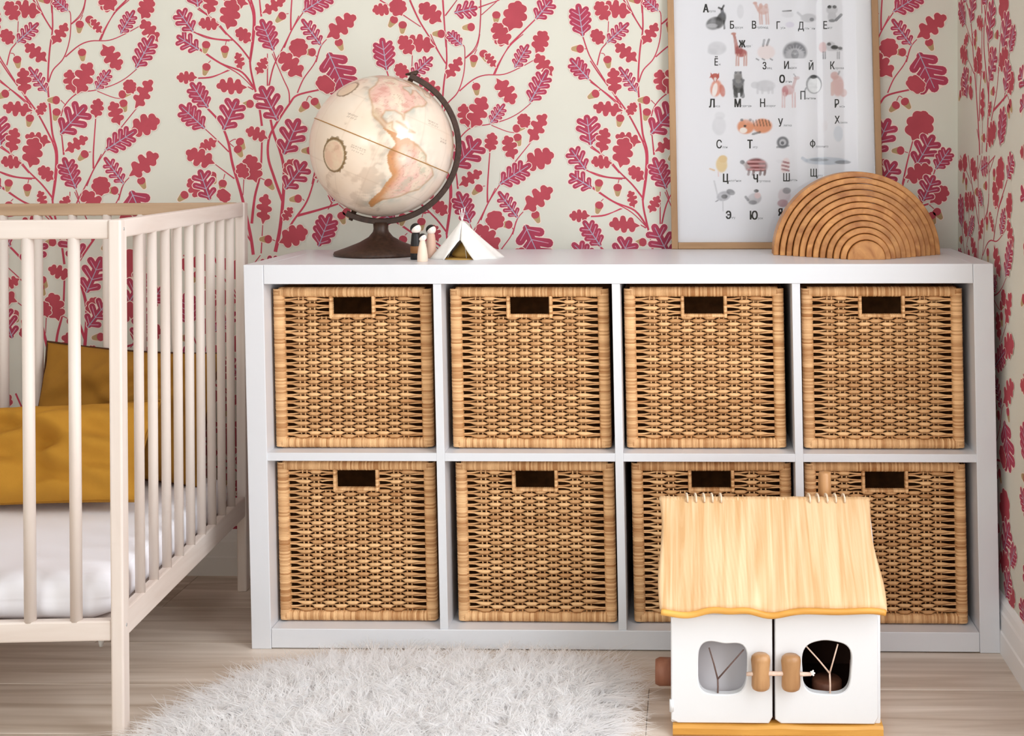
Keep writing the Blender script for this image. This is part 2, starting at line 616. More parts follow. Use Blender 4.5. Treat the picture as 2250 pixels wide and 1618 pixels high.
ACORNS = {
    'A': '525 160 520 215|588 128 606 170|540 345 545 392|113 392 122 450|197 778 188 826|370 660 335 660|373 738 362 786|805 622 845 615|812 680 825 735|558 1015 522 1050|57 1205 50 1245|180 1235 180 1300|755 1255 690 1252|930 1190 946 1226',
    'D': '1372 310 1320 310|1470 595 1422 622',
    'B': '213 425 198 480|490 660 440 668|425 900 446 936|412 948 436 992|250 1115 258 1140|316 1165 310 1210|605 1160 640 1205|74 1238 45 1265|795 1262 730 1270|605 1520 555 1520|1070 1370 1086 1420',
    'G': '198 668 162 705|255 645 288 690|228 956 175 958|458 1345 486 1386',
    'C': '190 125 168 158|245 158 243 192|840 95 838 128|680 172 638 176|490 215 440 215'}
STEMS = {
    'A': '''5 345 1320 370 1150 375 1000 345 880 330 720 315 560 325 350 345 200 345 100 340 0|4 350 940 250 750 150 610 60 490 0 400|3 200 690 100 610 0 540
3 320 540 350 460 420 380 460 250 465 100 450 70|3 430 375 520 300 600 270 720 265 830 220 930 165|3 655 265 690 190 760 80 850 0|2 470 160 540 95 565 0|2 525 140 545 100
3 400 890 400 780 430 690 510 615 620 595 730 565 820 520 900 455|2 640 600 740 640 800 650|4 420 1020 405 880|3 690 990 790 850 910 700|4 615 1110 615 1000 630 780
3.5 570 1225 620 1110 700 985|3 345 200 290 110 240 0|4 350 1310 280 1220 190 1130 120 1050 0 970|3 230 1175 110 1165 0 1130|3 520 1310 500 1250|3 780 1320 810 1220 850 1170
3 45 430 70 330 110 270 120 140|2 100 380 90 355 70 350|2 540 340 520 315|2 560 1005 600 1000|2 197 765 210 730|2 400 660 430 690|2 180 1220 190 1180''',
    'D': '3 1390 235 1430 350 1490 450 1560 560 1640 690|3 1430 505 1540 600 1640 690|3 1440 925 1530 1000 1620 1100|3 1410 1080 1500 1120 1640 1140|3 1450 1195 1560 1270 1700 1350 1800 1450|3 1440 1375 1530 1365 1640 1325|2 1385 310 1410 310|2 1475 590 1500 570',
    'B': '''7 510 1618 490 1480 430 1220 380 1050 350 900 300 780 220 690|3 355 965 270 880 205 820|3 390 1135 330 1090 270 1045|6 500 1420 520 1250 555 1100 565 900
5 565 800 545 660 515 540 490 400 505 250 510 100 480 0|8 650 1600 680 1450 700 1250 705 1080 680 960 640 850 620 760|6 700 1290 640 1120 605 1000 610 880 660 780 740 660 790 605 930 570
3 740 655 735 580 700 500 630 340|3 790 590 830 500 900 400 930 310|3 600 545 600 340|3.5 610 545 640 420 700 300 800 100|4.5 515 560 440 460 300 400 165 305|3 160 497 250 490 350 445
3 510 570 475 550|5 690 1530 760 1410 850 1280 900 1130|6 790 1370 920 1335 1050 1295|3 560 1610 570 1430|4 1010 1290 985 1240|2 350 910 390 885 425 895|2 360 910 400 945
2 215 410 240 385|2 500 660 545 690|2 555 1130 605 1155|2 330 1105 316 1155|2 810 1255 835 1275|2 625 1520 650 1530|2 900 345 920 370|2 450 1140 445 1240|4 455 1465 500 1545''',
    'G': '4 240 1170 270 1030 305 895|2.5 320 1055 270 1160|3 370 1280 340 1330|2 230 955 275 970|2 410 1300 455 1340|2 198 655 220 610 255 640|3 448 1075 430 1130',
    'C': '3 100 0 190 55 270 110 360 170|4 290 0 350 130 430 260 515 400|4 500 0 510 150 520 300|3 515 100 590 0|3 740 0 740 100 730 230 700 310 640 370|3 720 50 860 0|4 920 290 1010 200 1100 110|2 745 95 830 20 850 0|3 830 470 870 380 920 290'}
motif = Ink()
LSTEM = 0
for k, txt in STEMS.items():
    for e in txt.replace('\n', '|').split('|'):
        a = [float(q) for q in e.split()]
        pts = [fr(k, a[i], a[i + 1]) for i in range(1, len(a), 2)]
        motif.stroke(pts, a[0] * 1.0, max(1.6, a[0] * .62), LSTEM, STEM)
        LSTEM += 1
L = LSTEM + 2
for k, txt in ACORNS.items():
    for e in txt.split('|'):
        a = [float(q) for q in e.split()]
        acorn(motif, fr(k, a[0], a[1]), fr(k, a[2], a[3]), L)
L0_, nleaf = L + 6, 0
for k in ('C', 'A', 'D', 'G', 'B'):
    for e in LEAVES[k].replace('\n', '|').split('|'):
        p = e.split()
        a = [float(q) for q in p[1:]]
        leaf(motif, p[0], fr(k, a[0], a[1]), fr(k, a[2], a[3]), a[4] * FRAMES[k][0] * (1.17 if p[0] == 'V' else 1.14), L0_ + (nleaf % 12) * 36)
        nleaf += 1
MOT = motif.p
MCEN = np.array([q[0].mean(0) for q in MOT])
REPEAT = 940


def print_mesh(name, cols, to3d, keep):
    """stack the motif columns of one wall as ink layers, each a few hundredths of a millimetre proud"""
    V, F, MI = [], [], []
    n = 0
    for dx, dy in cols:
        for k in (-2, -1, 0, 1):
            off = np.array((dx, dy + k * REPEAT))
            ok = keep(MCEN + off)
            for i in np.nonzero(ok)[0]:
                p, lay, mi = MOT[i]
                q = to3d(p + off, .0002 + lay * 3e-6)
                V.append(q)
                F.append(range(n, n + len(q)))
                n += len(q)
                MI.append(mi)
    return mesh(name, np.concatenate(V), F, MI)


# ---------------------------------------------------------------- the room
YW, XR, XL, YF, HT = .43, 1.484, -1.7, -4.2, 2.5
W2_Y0, W2_Y1, W2_Z0, W2_Z1 = -3.85, -2.35, .72, 2.28
wall_back = box('wall_back', (XL, YW, 0), (XR + .12, YW + .1, HT), M_WALL, None, 0)
tag(wall_back, kind='structure')
bm = bmesh.new()
add_box(bm, (XR, YF, 0), (XR + .12, W2_Y0, HT))
add_box(bm, (XR, W2_Y1, 0), (XR + .12, WIN_Y0, HT))
add_box(bm, (XR, W2_Y0, 0), (XR + .12, W2_Y1, W2_Z0))
add_box(bm, (XR, W2_Y0, W2_Z1), (XR + .12, W2_Y1, HT))
add_box(bm, (XR, WIN_Y1, 0), (XR + .12, YW, HT))
add_box(bm, (XR, WIN_Y0, 0), (XR + .12, WIN_Y1, WIN_Z0))
add_box(bm, (XR, WIN_Y0, WIN_Z1), (XR + .12, WIN_Y1, HT))
wall_right = obj('wall_right', bm_mesh('wall_right', bm), M_WALL)
tag(wall_right, kind='structure')
fw = .05
for k, (a, c, e, g) in enumerate(((WIN_Y0, WIN_Y1, WIN_Z0, WIN_Z1), (W2_Y0, W2_Y1, W2_Z0, W2_Z1))):
    bm = bmesh.new()
    add_box(bm, (XR - .005, a, e), (XR + .05, a + fw, g), .004)
    add_box(bm, (XR - .005, c - fw, e), (XR + .05, c, g), .004)
    add_box(bm, (XR - .005, a, e), (XR + .05, c, e + fw), .004)
    add_box(bm, (XR - .005, a, g - fw), (XR + .05, c, g), .004)
    tag(obj('window_%d' % (k + 1), bm_mesh('window', bm), M_TRIM), kind='structure')

WF_X0, WF_X1, WF_Z0, WF_Z1 = -1.5, .7, 1.0, 2.38  # window opening added to the unseen front wall, placed for its light
bm = bmesh.new()
add_box(bm, (XL - .1, YF - .12, 0), (WF_X0, YF, HT))
add_box(bm, (WF_X1, YF - .12, 0), (XR + .12, YF, HT))
add_box(bm, (WF_X0, YF - .12, 0), (WF_X1, YF, WF_Z0))
add_box(bm, (WF_X0, YF - .12, WF_Z1), (WF_X1, YF, HT))
tag(obj('wall_front', bm_mesh('wall_front', bm), M_WALL), kind='structure')
bm = bmesh.new()
add_box(bm, (WF_X0, YF - .05, WF_Z0), (WF_X0 + fw, YF + .005, WF_Z1), .004)
add_box(bm, (WF_X1 - fw, YF - .05, WF_Z0), (WF_X1, YF + .005, WF_Z1), .004)
add_box(bm, (WF_X0, YF - .05, WF_Z0), (WF_X1, YF + .005, WF_Z0 + fw), .004)
add_box(bm, (WF_X0, YF - .05, WF_Z1 - fw), (WF_X1, YF + .005, WF_Z1), .004)
tag(obj('window_3', bm_mesh('window', bm), M_TRIM), kind='structure')  # added window in the unseen front wall, placed for its light

A0, AX, AY = at(1125, 400, y=YW), at(1126, 400, y=YW) - at(1125, 400, y=YW), at(1125, 401, y=YW) - at(1125, 400, y=YW)


def back3d(p, lift):
    h = np.c_[(p[:, 0] - CX) / FPX, np.ones(len(p)), -(p[:, 1] - CY) / FPX] @ CM.T
    k = (YW - lift - CAM[1]) / h[:, 1]
    q = CAM + h * k[:, None]
    q[:, 0] = np.minimum(q[:, 0], XR - .0005)
    return q


PX = 1 / 957.
RW_ST = 1.16


def right3d(p, lift):
    y = YW - .012 - (p[:, 0] - 390) * PX * RW_ST
    y = np.minimum(y, YW - .002)
    z = CAM[2] - (p[:, 1] - 350) * PX
    return np.c_[np.full(len(p), XR - lift), y, z]


pb = obj('wallpaper_print', print_mesh('wallpaper_print', [(-1731, 304), (-1297, 0), (-865, 379), (-434, 304), (0, 0), (432, 379), (863, 304), (1297, 0)], back3d,
                                       lambda c: (c[:, 0] > -960) & (c[:, 0] < 2088) & (c[:, 1] > -1060) & (c[:, 1] < 1180)), INK_MATS, wall_back)
tag(pb, 'crimson oak leaf and acorn print on cream wallpaper', kind='stuff')
pr_ = obj('wallpaper_print', print_mesh('wallpaper_print', [(0, -204), (432, 180), (864, 100)], right3d,
                                        lambda c: (c[:, 0] > 380) & (c[:, 0] < 1700) & (c[:, 1] > -500) & (c[:, 1] < 1180) &
                                        ((c[:, 0] < 840) | (c[:, 1] > 480))), INK_MATS, wall_right)
tag(pr_, 'crimson oak leaf and acorn print on the side wall', kind='stuff')


# skirting
def skirting(name, a, b_, nrm):
    """moulded board: profile swept from a to b_, sticking out along nrm"""
    prof = [(0, 0), (.013, 0), (.013, .042), (.0105, .045), (.0105, .078), (.0085, .083), (.007, .096), (.003, .104), (0, .106)]
    v, f = [], []
    for p in (a, b_):
        for d, z in prof:
            v.append((p[0] + nrm[0] * d, p[1] + nrm[1] * d, z))
    n = len(prof)
    for i in range(n - 1):
        f.append((i, i + 1, n + i + 1, n + i))
    f.append(list(range(n))[::-1])
    f.append(list(range(n, 2 * n)))
    bm = bmesh.new()
    me = mesh(name, v, f)
    bm.from_mesh(me)
    bmesh.ops.recalc_face_normals(bm, faces=bm.faces)
    bm.to_mesh(me)
    bm.free()
    o = obj(name, me, M_TRIM)
    tag(o, kind='structure')
    return o


skirting('baseboard_back', (XL, YW), (XR, YW), (0, -1))
skirting('baseboard_right', (XR, YF), (XR, YW - .013), (-1, 0))

tag(box('wall_left', (XL - .1, YF, 0), (XL, YW, HT), M_WALL, None, 0), kind='structure')
tag(box('ceiling', (XL - .1, YF, HT), (XR + .12, YW + .1, HT + .08), M_TRIM, None, 0), kind='structure')

# floor: laminate boards
floor = box('floor', (XL, YF, -.05), (XR + .1, YW + .05, -.009), M_SUB, None, 0)
tag(floor, kind='structure')
rnd = random.Random(3)
yj = YW + .01
k = 0
while yj > YF:
    y1, y0 = yj, (.221 if k == 0 else yj - .193)
    start = {3: .795, 2: .21, 1: -.32, 4: .12, 5: 1.05}.get(k, rnd.uniform(-.6, .8))
    x = start - 1.38 * math.ceil((start - XL) / 1.38)
    while x < XR:
        a, c = max(x, XL) + .0005, min(x + 1.38, XR) - .0005
        if c - a > .02:
            box('plank', (a, max(y0, YF) + .0005, -.009), (c, y1 - .0005, 0), M_FLOOR, floor, .0007, seg=1)
        x += 1.38
    yj = y0
    k += 1

# ---------------------------------------------------------------- shelf unit
KW, KH, KD, KT, KI = 1.465, .757, .385, .038, .016
KO = .335
KV = (KH - 2 * KT - KI) / 2
RK = .016


def rack(p):
    q = np.array(p, float)
    q[0] += RK * (.4 - q[2])
    return q


shelf = thing('shelf_unit', (KW / 2, KD / 2, 0), 'long low white cube shelf unit with eight openings standing against the wallpaper', 'shelf')
box('side_panel', (0, 0, 0), (KT + .001, KD, KH), M_WHITE, shelf, .0015, rack)
box('side_panel', (KW - KT - .001, 0, 0), (KW, KD, KH), M_WHITE, shelf, .0015, rack)
box('top_panel', (KT + .0015, .0008, KH - KT), (KW - KT - .0015, KD, KH), M_WHITE, shelf, .0012, rack)
box('bottom_panel', (KT + .0015, .0008, .002), (KW - KT - .0015, KD, KT + .002), M_WHITE, shelf, .0012, rack)
xs = [KT + KO + (KO + KI) * k for k in range(3)]
for x in xs:
    box('divider', (x, .003, KT + .002), (x + KI, KD, KH - KT), M_WHITE, shelf, .0008, rack)
ZS = KT + KV
edges = [KT] + [e for x in xs for e in (x, x + KI)] + [KW - KT]
for k in range(4):
    box('shelf_board', (edges[2 * k], .003, ZS), (edges[2 * k + 1], KD, ZS + KI), M_WHITE, shelf, .0008, rack)

# ---------------------------------------------------------------- wicker baskets
BW, BH, BD = .317, .321, .31


def set_tint(me, vals):
    a = me.attributes.new('tint', 'FLOAT', 'POINT')
    a.data.foreach_set('value', np.asarray(vals, np.float32))


def strip(V, F, T, cen, halfz, thick, tint):
    """woven band along a centre line: lens section of 4 points"""
    n0 = len(V)
    for c, hz in zip(cen, halfz):
        V += [(c[0], c[1], c[2] + hz), (c[0], c[1] - thick, c[2] + hz * .35), (c[0], c[1] - thick, c[2] - hz * .35),
              (c[0], c[1], c[2] - hz), (c[0], c[1] + thick, c[2])]
        T += [tint + rng.uniform(-.06, .06)] * 5
    for i in range(len(cen) - 1):
        for j in range(5):
            k_ = (j + 1) % 5
            F.append((n0 + i * 5 + j, n0 + i * 5 + k_, n0 + i * 5 + 5 + k_, n0 + i * 5 + 5 + j))


def basket_meshes():
    out = {}
    V, F, T = [], [], []
    x0, x1, z0, z1 = .044, BW - .044, .0205, BH - .0195
    ncol, nrow = 10, 44
    px_, pz = (x1 - x0) / ncol, (z1 - z0) / nrow
    hx0, hx1, hz0 = BW / 2 - .0385, BW / 2 + .0385, z1 - .034
    fx = .0205
    yc = .008

    def run(xa, xb, row, gapl, gapr):
        zc = z0 + (row + .5) * pz
        pair = z0 + (row // 2 * 2 + 1) * pz
        side = -1 if row % 2 == 0 else 1
        cen, hz = [], []
        tint = rng.uniform(.25, .85)
        if gapl:
            for xx, w_ in ((xa - gapl, .0), (xa - gapl * .72, .08), (xa - gapl * .35, .3)):
                cen.append((xx, yc + .001, pair + side * .00135 + (zc - pair - side * .00135) * w_))
                hz.append(.0017)
        j0, j1 = (xa - x0) / px_, (xb - x0) / px_
        for s in np.arange(math.ceil(j0 * 6 + .01), math.floor(j1 * 6 - .01) + 1) / 6.:
            ph = math.cos(PI * (s - .5 + row)) if True else 0
            over = .5 - .5 * (-ph)
            yy = yc - .0042 * (math.tanh(2.2 * ph) / math.tanh(2.2))
            cen.append((x0 + s * px_ + rng.uniform(-.0006, .0006), yy, zc + rng.uniform(-.0003, .0003)))
            hz.append(.0020 + .0022 * min(1, max(0, ph * 1.6)) ** .45)
        if gapr:
            for xx, w_ in ((xb + gapr * .35, .3), (xb + gapr * .72, .08), (xb + gapr, .0)):
                cen.append((xx, yc + .001, pair + side * .00135 + (zc - pair - side * .00135) * w_))
                hz.append(.0017)
        if len(cen) > 2:
            strip(V, F, T, cen, hz, .0017, tint)

    for row in range(nrow):
        zc = z0 + (row + .5) * pz
        if zc > hz0 - .002:
            run(x0, hx0 - .028, row, .0235, .0215)
            run(hx1 + .028, x1, row, .0215, .0235)
        else:
            run(x0, x1, row, .0235, .0235)
    out['weave'] = (V, F, T)
    # stakes
    V, F, T = [], [], []
    for c in range(ncol + 1):
        for d in (-.0070, .0070):
            xx = x0 + c * px_ + d
            zt = z1
            if xx < x0 - .001 or xx > x1 + .001:
                continue
            if hx0 - .027 < xx < hx1 + .027:
                zt = hz0 - .008
            v, f = tube_vf([(xx, yc, z0 - .004), (xx, yc, zt + .003)], .0017, 5, False, len(V))
            V += v
            F += f
            T += [rng.uniform(.4, .9)] * len(v)
    out['stake'] = (V, F, T)

    # wrapped frame bars
    def wrapbar(a, b_, wid, dep, pitch, V, F, T):
        a, b_ = np.asarray(a, float), np.asarray(b_, float)
        ln = np.linalg.norm(b_ - a)
        d = (b_ - a) / ln
        s = np.array((d[2], 0, -d[0]))
        sec = [(-.5, .5), (-.5, -.1), (-.34, -.5), (0, -.58), (.34, -.5), (.5, -.1), (.5, .5)]
        n = max(2, int(ln / pitch))
        for i in range(n):
            tn = rng.uniform(0, 1.0)
            w0 = len(V)
            jit = rng.uniform(-.02, .02)
            for t, g in ((i / n, .9), ((i + .5) / n, 1.0), ((i + 1) / n, .9)):
                for sx_, sy_ in sec:
                    p = a + d * ln * t + s * (sx_ * wid * (g + jit)) + np.array((0, (sy_ * dep) * g, 0))
                    V.append(p)
                    T.append(tn)
            m_ = len(sec)
            for r_ in range(2):
                for q in range(m_ - 1):
                    F.append((w0 + r_ * m_ + q, w0 + r_ * m_ + q + 1, w0 + (r_ + 1) * m_ + q + 1, w0 + (r_ + 1) * m_ + q))

    V, F, T = [], [], []
    wrapbar((.012, .008, BH - .010), (BW - .012, .008, BH - .010), .020, .015, .0033, V, F, T)
    wrapbar((.012, .008, .0103), (BW - .012, .008, .0103), .0205, .015, .0033, V, F, T)
    wrapbar((.0115, .008, .003), (.0115, .008, BH - .003), .023, .0145, .0033, V, F, T)
    wrapbar((BW - .0115, .008, .003), (BW - .0115, .008, BH - .003), .023, .0145, .0033, V, F, T)
    out['frame_wrapping'] = (V, F, T)
    V, F, T = [], [], []
    wrapbar((hx0 - .004, .008, hz0 - .008), (hx0 - .004, .008, z1 + .002), .0075, .012, .004, V, F, T)
    wrapbar((hx1 + .004, .008, hz0 - .008), (hx1 + .004, .008, z1 + .002), .0075, .012, .004, V, F, T)
    wrapbar((hx0 - .006, .008, hz0 - .004), (hx1 + .006, .008, hz0 - .004), .0075, .012, .004, V, F, T)
    out['handle_opening'] = (V, F, T)
    return out


_bm = basket_meshes()
BMESH = {}
for nm, (V, F, T) in _bm.items():
    me = mesh(nm, V, F)
    set_tint(me, T)
    me.materials.append(M_WICK if nm in ('weave', 'stake') else M_WRAP)
    me.polygons.foreach_set('use_smooth', np.ones(len(me.polygons), bool))
    BMESH[nm] = me


def open_box_mesh():
    bm = bmesh.new()
    t = .006
    add_box(bm, (.001, .016, .001), (.001 + t, BD, BH - .004), .001)
    add_box(bm, (BW - .001 - t, .016, .001), (BW - .001, BD, BH - .004), .001)
    add_box(bm, (.001 + t, BD - t, .001), (BW - .001 - t, BD, BH - .004), .001)
    add_box(bm, (.001 + t, .016, .001), (BW - .001 - t, BD - t, .001 + t), .001)
    me = bm_mesh('basket_body', bm)
    me.materials.append(M_WSIDE)
    return me


BMESH['basket_body'] = open_box_mesh()
BPX = [(598, 949, 627, 973), (991, 1342, 627, 976), (1371, 1727, 630, 978), (1758, 2112, 627, 982),
       (610, 962, 1014, 1364), (1003, 1354, 1014, 1360), (1392, 1740, 1016, 1365), (1772, 2121, 1020, 1367)]
BLAB = ['wicker basket in the top row of the white shelf, leftmost, under the globe',
        'wicker basket in the top row of the white shelf, second from the left',
        'wicker basket in the top row of the white shelf, third from the left',
        'wicker basket in the top row of the white shelf, rightmost, under the wooden rainbow',
        'wicker basket in the bottom row of the white shelf, leftmost, next to the crib',
        'wicker basket in the bottom row of the white shelf, second from the left',
        'wicker basket in the bottom shelf row, half hidden behind the toy house roof, left one',
        'wicker basket in the bottom shelf row, rightmost, partly behind the toy house']
for i, (l, r, t, b_) in enumerate(BPX):
    pa, pc = at(l, (t + b_) / 2, y=.045), at(r, (t + b_) / 2, y=.045)
    zb = ZS + KI if i < 4 else KT + .002
    kk = i % 4
    xm = (pa[0] + pc[0]) / 2
    sh = RK * (.4 - (zb + BH / 2))
    lim0, lim1 = edges[2 * kk] + sh + .005, edges[2 * kk + 1] + sh - .005
    xm = min(max(xm, lim0 + BW / 2), lim1 - BW / 2)
    root = thing('wicker_basket', (xm - BW / 2 + RK * BH / 2, .036, zb + .0008), BLAB[i], 'basket', 'wicker storage baskets in the white shelf')
    root.rotation_euler = (0, 0, math.radians((.3, -.4, .5, 0, .2, -.3, .6, -.2)[i]))
    for nm, me in BMESH.items():
        o = bpy.data.objects.new(nm, me)
        COL.objects.link(o)
        o.parent = root
        if nm == 'weave' or nm == 'frame_wrapping':
            o['kind'] = 'stuff'
for me in BMESH.values():                       # same slight lean as the shelf
    co = np.zeros(len(me.vertices) * 3, np.float32)
    me.vertices.foreach_get('co', co)
    co = co.reshape(-1, 3)
    co[:, 0] -= RK * co[:, 2]
    me.vertices.foreach_set('co', co.ravel())
    me.update()

# ---------------------------------------------------------------- crib
CF = np.array((-.0805, -.372))
CT = math.radians(3.9)
CL, CWD = .70, 1.24
HC = .867


def crib_w(p):
    c, s = math.cos(CT), math.sin(CT)
    return np.array((CF[0] + p[0] * c - p[1] * s, CF[1] + p[0] * s + p[1] * c, p[2]))


crib = thing('crib', (*crib_w((-CWD / 2, CL / 2, 0)),), 'pale birch baby crib with round bars beside the white shelf', 'crib')


def cbox(name, lo, hi, mat=M_CRIB, bev=.003, seg=2):
    return box(name, lo, hi, mat, crib, bev, crib_w, seg)


def cbar(name, x, y, z0, z1, r):
    v, f = tube_vf([crib_w((x, y, z0)), crib_w((x, y, z1))], r, 14)
    return obj(name, mesh(name, v, f), M_CRIB, crib, True)


for x in (0, -CWD):
    for y in (0, CL):
        cbox('post', (x - .0105, y - .014, 0), (x + .0105, y + .014, HC), bev=.0035, seg=3)
for x in (0, -CWD):
    cbox('end_top_rail', (x - .0085, .0142, HC - .031), (x + .0085, CL - .0142, HC), M_CRIBY)
    cbox('end_bottom_rail', (x - .0085, .0142, .168), (x + .0085, CL - .0142, .214), M_CRIBY)
    for k in range(9):
        cbar('end_slat', x, CL * (.128 + .0935 * k), .210, HC - .029, .0085)
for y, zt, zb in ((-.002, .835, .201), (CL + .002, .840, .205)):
    cbox('side_top_rail', (-CWD + .0107, y - .009, zt), (-.0107, y + .009, HC), M_CRIB_SHADE if y > .3 else M_CRIBX)
    cbox('side_bottom_rail', (-CWD + .0107, y - .009, .167), (-.0107, y + .009, zb), M_CRIBX)
    for k in range(15):
        cbar('side_slat', -.0705 - .075 * k, y, zb - .002, zt + .002, .0097)
cbox('bed_base', (-CWD + .03, .02, .172), (-.022, CL - .02, .186), bev=.002)
for z in (HC - .016, .19):
    v, f = tube_vf([crib_w((.0108, 0, z)), crib_w((.0095, 0, z))], .003, 10)
    obj('bolt', mesh('bolt', v, f), M_STEEL, crib, True)
v, f = tube_vf([crib_w((-.036, .012, .166)), crib_w((-.036, .012, .150))], [.006, .003], 10)
tag(obj('bolt', mesh('bolt', v, f), M_STEEL, crib, True), 'grey steel fitting under the front rail')


def soft_block(name, lo, hi, n, fn, rnd_r, bulge):
    """rounded cloth covered block"""
    bm = bmesh.new()
    r = bmesh.ops.create_cube(bm, size=2)
    bmesh.ops.subdivide_edges(bm, edges=bm.edges[:], cuts=n, use_grid_fill=True)
    lo, hi = np.asarray(lo), np.asarray(hi)
    h = (hi - lo) / 2
    for v in bm.verts:
        p = np.array(v.co) * h
        q = np.clip(p, -(h - rnd_r), h - rnd_r)
        d = p - q
        l = np.linalg.norm(d)
        if l > 1e-9:
            p = q + d / l * min(rnd_r, max(abs(d)))
        p = p + bulge(p, h)
        v.co = Vector(fn(p + (lo + hi) / 2))
    return bm_mesh(name, bm)


def mat_bulge(p, h):
    e = .003 * math.sin(p[0] * 40) * (1 if p[2] < 0 else .3) + .002 * math.sin(p[0] * 95 + p[2] * 60)
    return np.array((0, -e * (1 if p[1] < -h[1] * .9 else 0), .002 * math.sin(p[0] * 17) * math.sin(p[1] * 13)))


mt = obj('mattress', soft_block('mattress', (-CWD + .024, .018, .1875), (-.022, CL - .02, .264), 30, crib_w, .03, mat_bulge), M_SHEET, None, True)
tag(mt, 'white sheeted crib mattress lying inside the pale crib', 'mattress')


def pillow(name, label, cen, ex, ez, w, h, t, mat, seed, pipe_mat, wr=1.0):
    """cushion in the plane of unit vectors ex (width) and ez (height), with corded edge"""
    ex, ez = np.asarray(ex, float), np.asarray(ez, float)
    ex /= np.linalg.norm(ex)
    ez -= ex * np.dot(ex, ez)
    ez /= np.linalg.norm(ez)
    ny = np.cross(ex, ez)
    n = 44
    rs = np.random.default_rng(seed)
    ph = rs.uniform(0, 6, 12)
    V, F = [], []

    def pos(u, v, sg):
        pin = 1 - .07 * (1 - abs(u)) - .0
        x = u * w / 2 * (1 - .06 * (1 - v * v))
        z = v * h / 2 * (1 - .06 * (1 - u * u))
        th = t / 2 * (max(0, 1 - u ** 4) ** .6) * (max(0, 1 - v ** 4) ** .6)
        edge = min(1, 3 * (1 - max(abs(u), abs(v))))
        wk = .006 * math.sin(5 * u + 3 * v + ph[0]) + .005 * math.sin(9 * v - 4 * u + ph[1]) + .003 * math.sin(17 * u * v + 8 * u + ph[2])
        ang = math.atan2(v, u)
        wk += .0035 * math.sin(ang * 11 + ph[3]) * (1 - edge)
        for fk in range(4):
            fu, fv, fa = math.sin(ph[4 + fk]) * .6, math.cos(ph[4 + fk] * 1.7) * .5, ph[fk] * .5
            du, dv = u - fu, v - fv
            a_, b2 = du * math.cos(fa) + dv * math.sin(fa), -du * math.sin(fa) + dv * math.cos(fa)
            wk += .010 * math.exp(-(b2 / .12) ** 2 - (a_ / .6) ** 2) - .008 * math.exp(-((b2 - .2) / .1) ** 2 - (a_ / .5) ** 2)
        return np.asarray(cen) + ex * x + ez * z + ny * sg * (th + wr * wk * (edge + .15))

    for sg in (1, -1):
        o_ = len(V)
        for i in range(n + 1):
            for j in range(n + 1):
                V.append(pos(-1 + 2 * i / n, -1 + 2 * j / n, sg))
        for i in range(n):
            for j in range(n):
                a = o_ + i * (n + 1) + j
                q = (a, a + 1, a + n + 2, a + n + 1)
                F.append(q if sg < 0 else q[::-1])
    me = mesh(name, V, F)
    bm = bmesh.new()
    bm.from_mesh(me)
    bmesh.ops.remove_doubles(bm, verts=bm.verts, dist=.0012)
    bmesh.ops.recalc_face_normals(bm, faces=bm.faces)
    bm.to_mesh(me)
    bm.free()
    zmin = min(v.co.z for v in me.vertices)
    root = obj(name, me, mat, None, True)
    tag(root, label, 'cushion')
    rim = [pos(u, -1, 0) for u in np.linspace(-1, 1, 24)] + [pos(1, v, 0) for v in np.linspace(-1, 1, 24)[1:]] + \
          [pos(u, 1, 0) for u in np.linspace(1, -1, 24)[1:]] + [pos(-1, v, 0) for v in np.linspace(1, -1, 24)[1:-1]]
    v, f = tube_vf(rim, .0028, 6, True)
    obj('piping', mesh('piping', v, f), pipe_mat, root, True)
    return root


pillow('cushion', 'dark ochre cushion with brown corded edge leaning at the back of the crib', (-.365, .252, .412), (1, -.04, -.06), (.03, .30, 1), .40, .285, .10, M_MUST2, 3, M_PIPE, 1.2)
pillow('cushion', 'mustard yellow cushion in front of the darker one on the crib mattress', (-.47, .068, .366), (1, -.02, .05), (-.03, .72, 1), .50, .215, .10, M_MUST, 5, M_MUST2, 1.3)

# ---------------------------------------------------------------- globe
GC = at(840, 321, y=.235)
GR = .1515
vdir = CAM - GC
vdir[2] = 0
vdir /= np.linalg.norm(vdir)
right = np.array((-vdir[1], vdir[0], 0))
upv = np.array((0, 0, 1.))
AXT = math.radians(23)
GN = math.sin(AXT) * right + math.cos(AXT) * upv
GE = math.cos(AXT) * right - math.sin(AXT) * upv
GX = at(836, 561, z=KH)
gz = KH
globe = thing('globe', (GC[0], GC[1], KH), 'antique style desk globe on a dark bronze stand on the white shelf', 'globe')

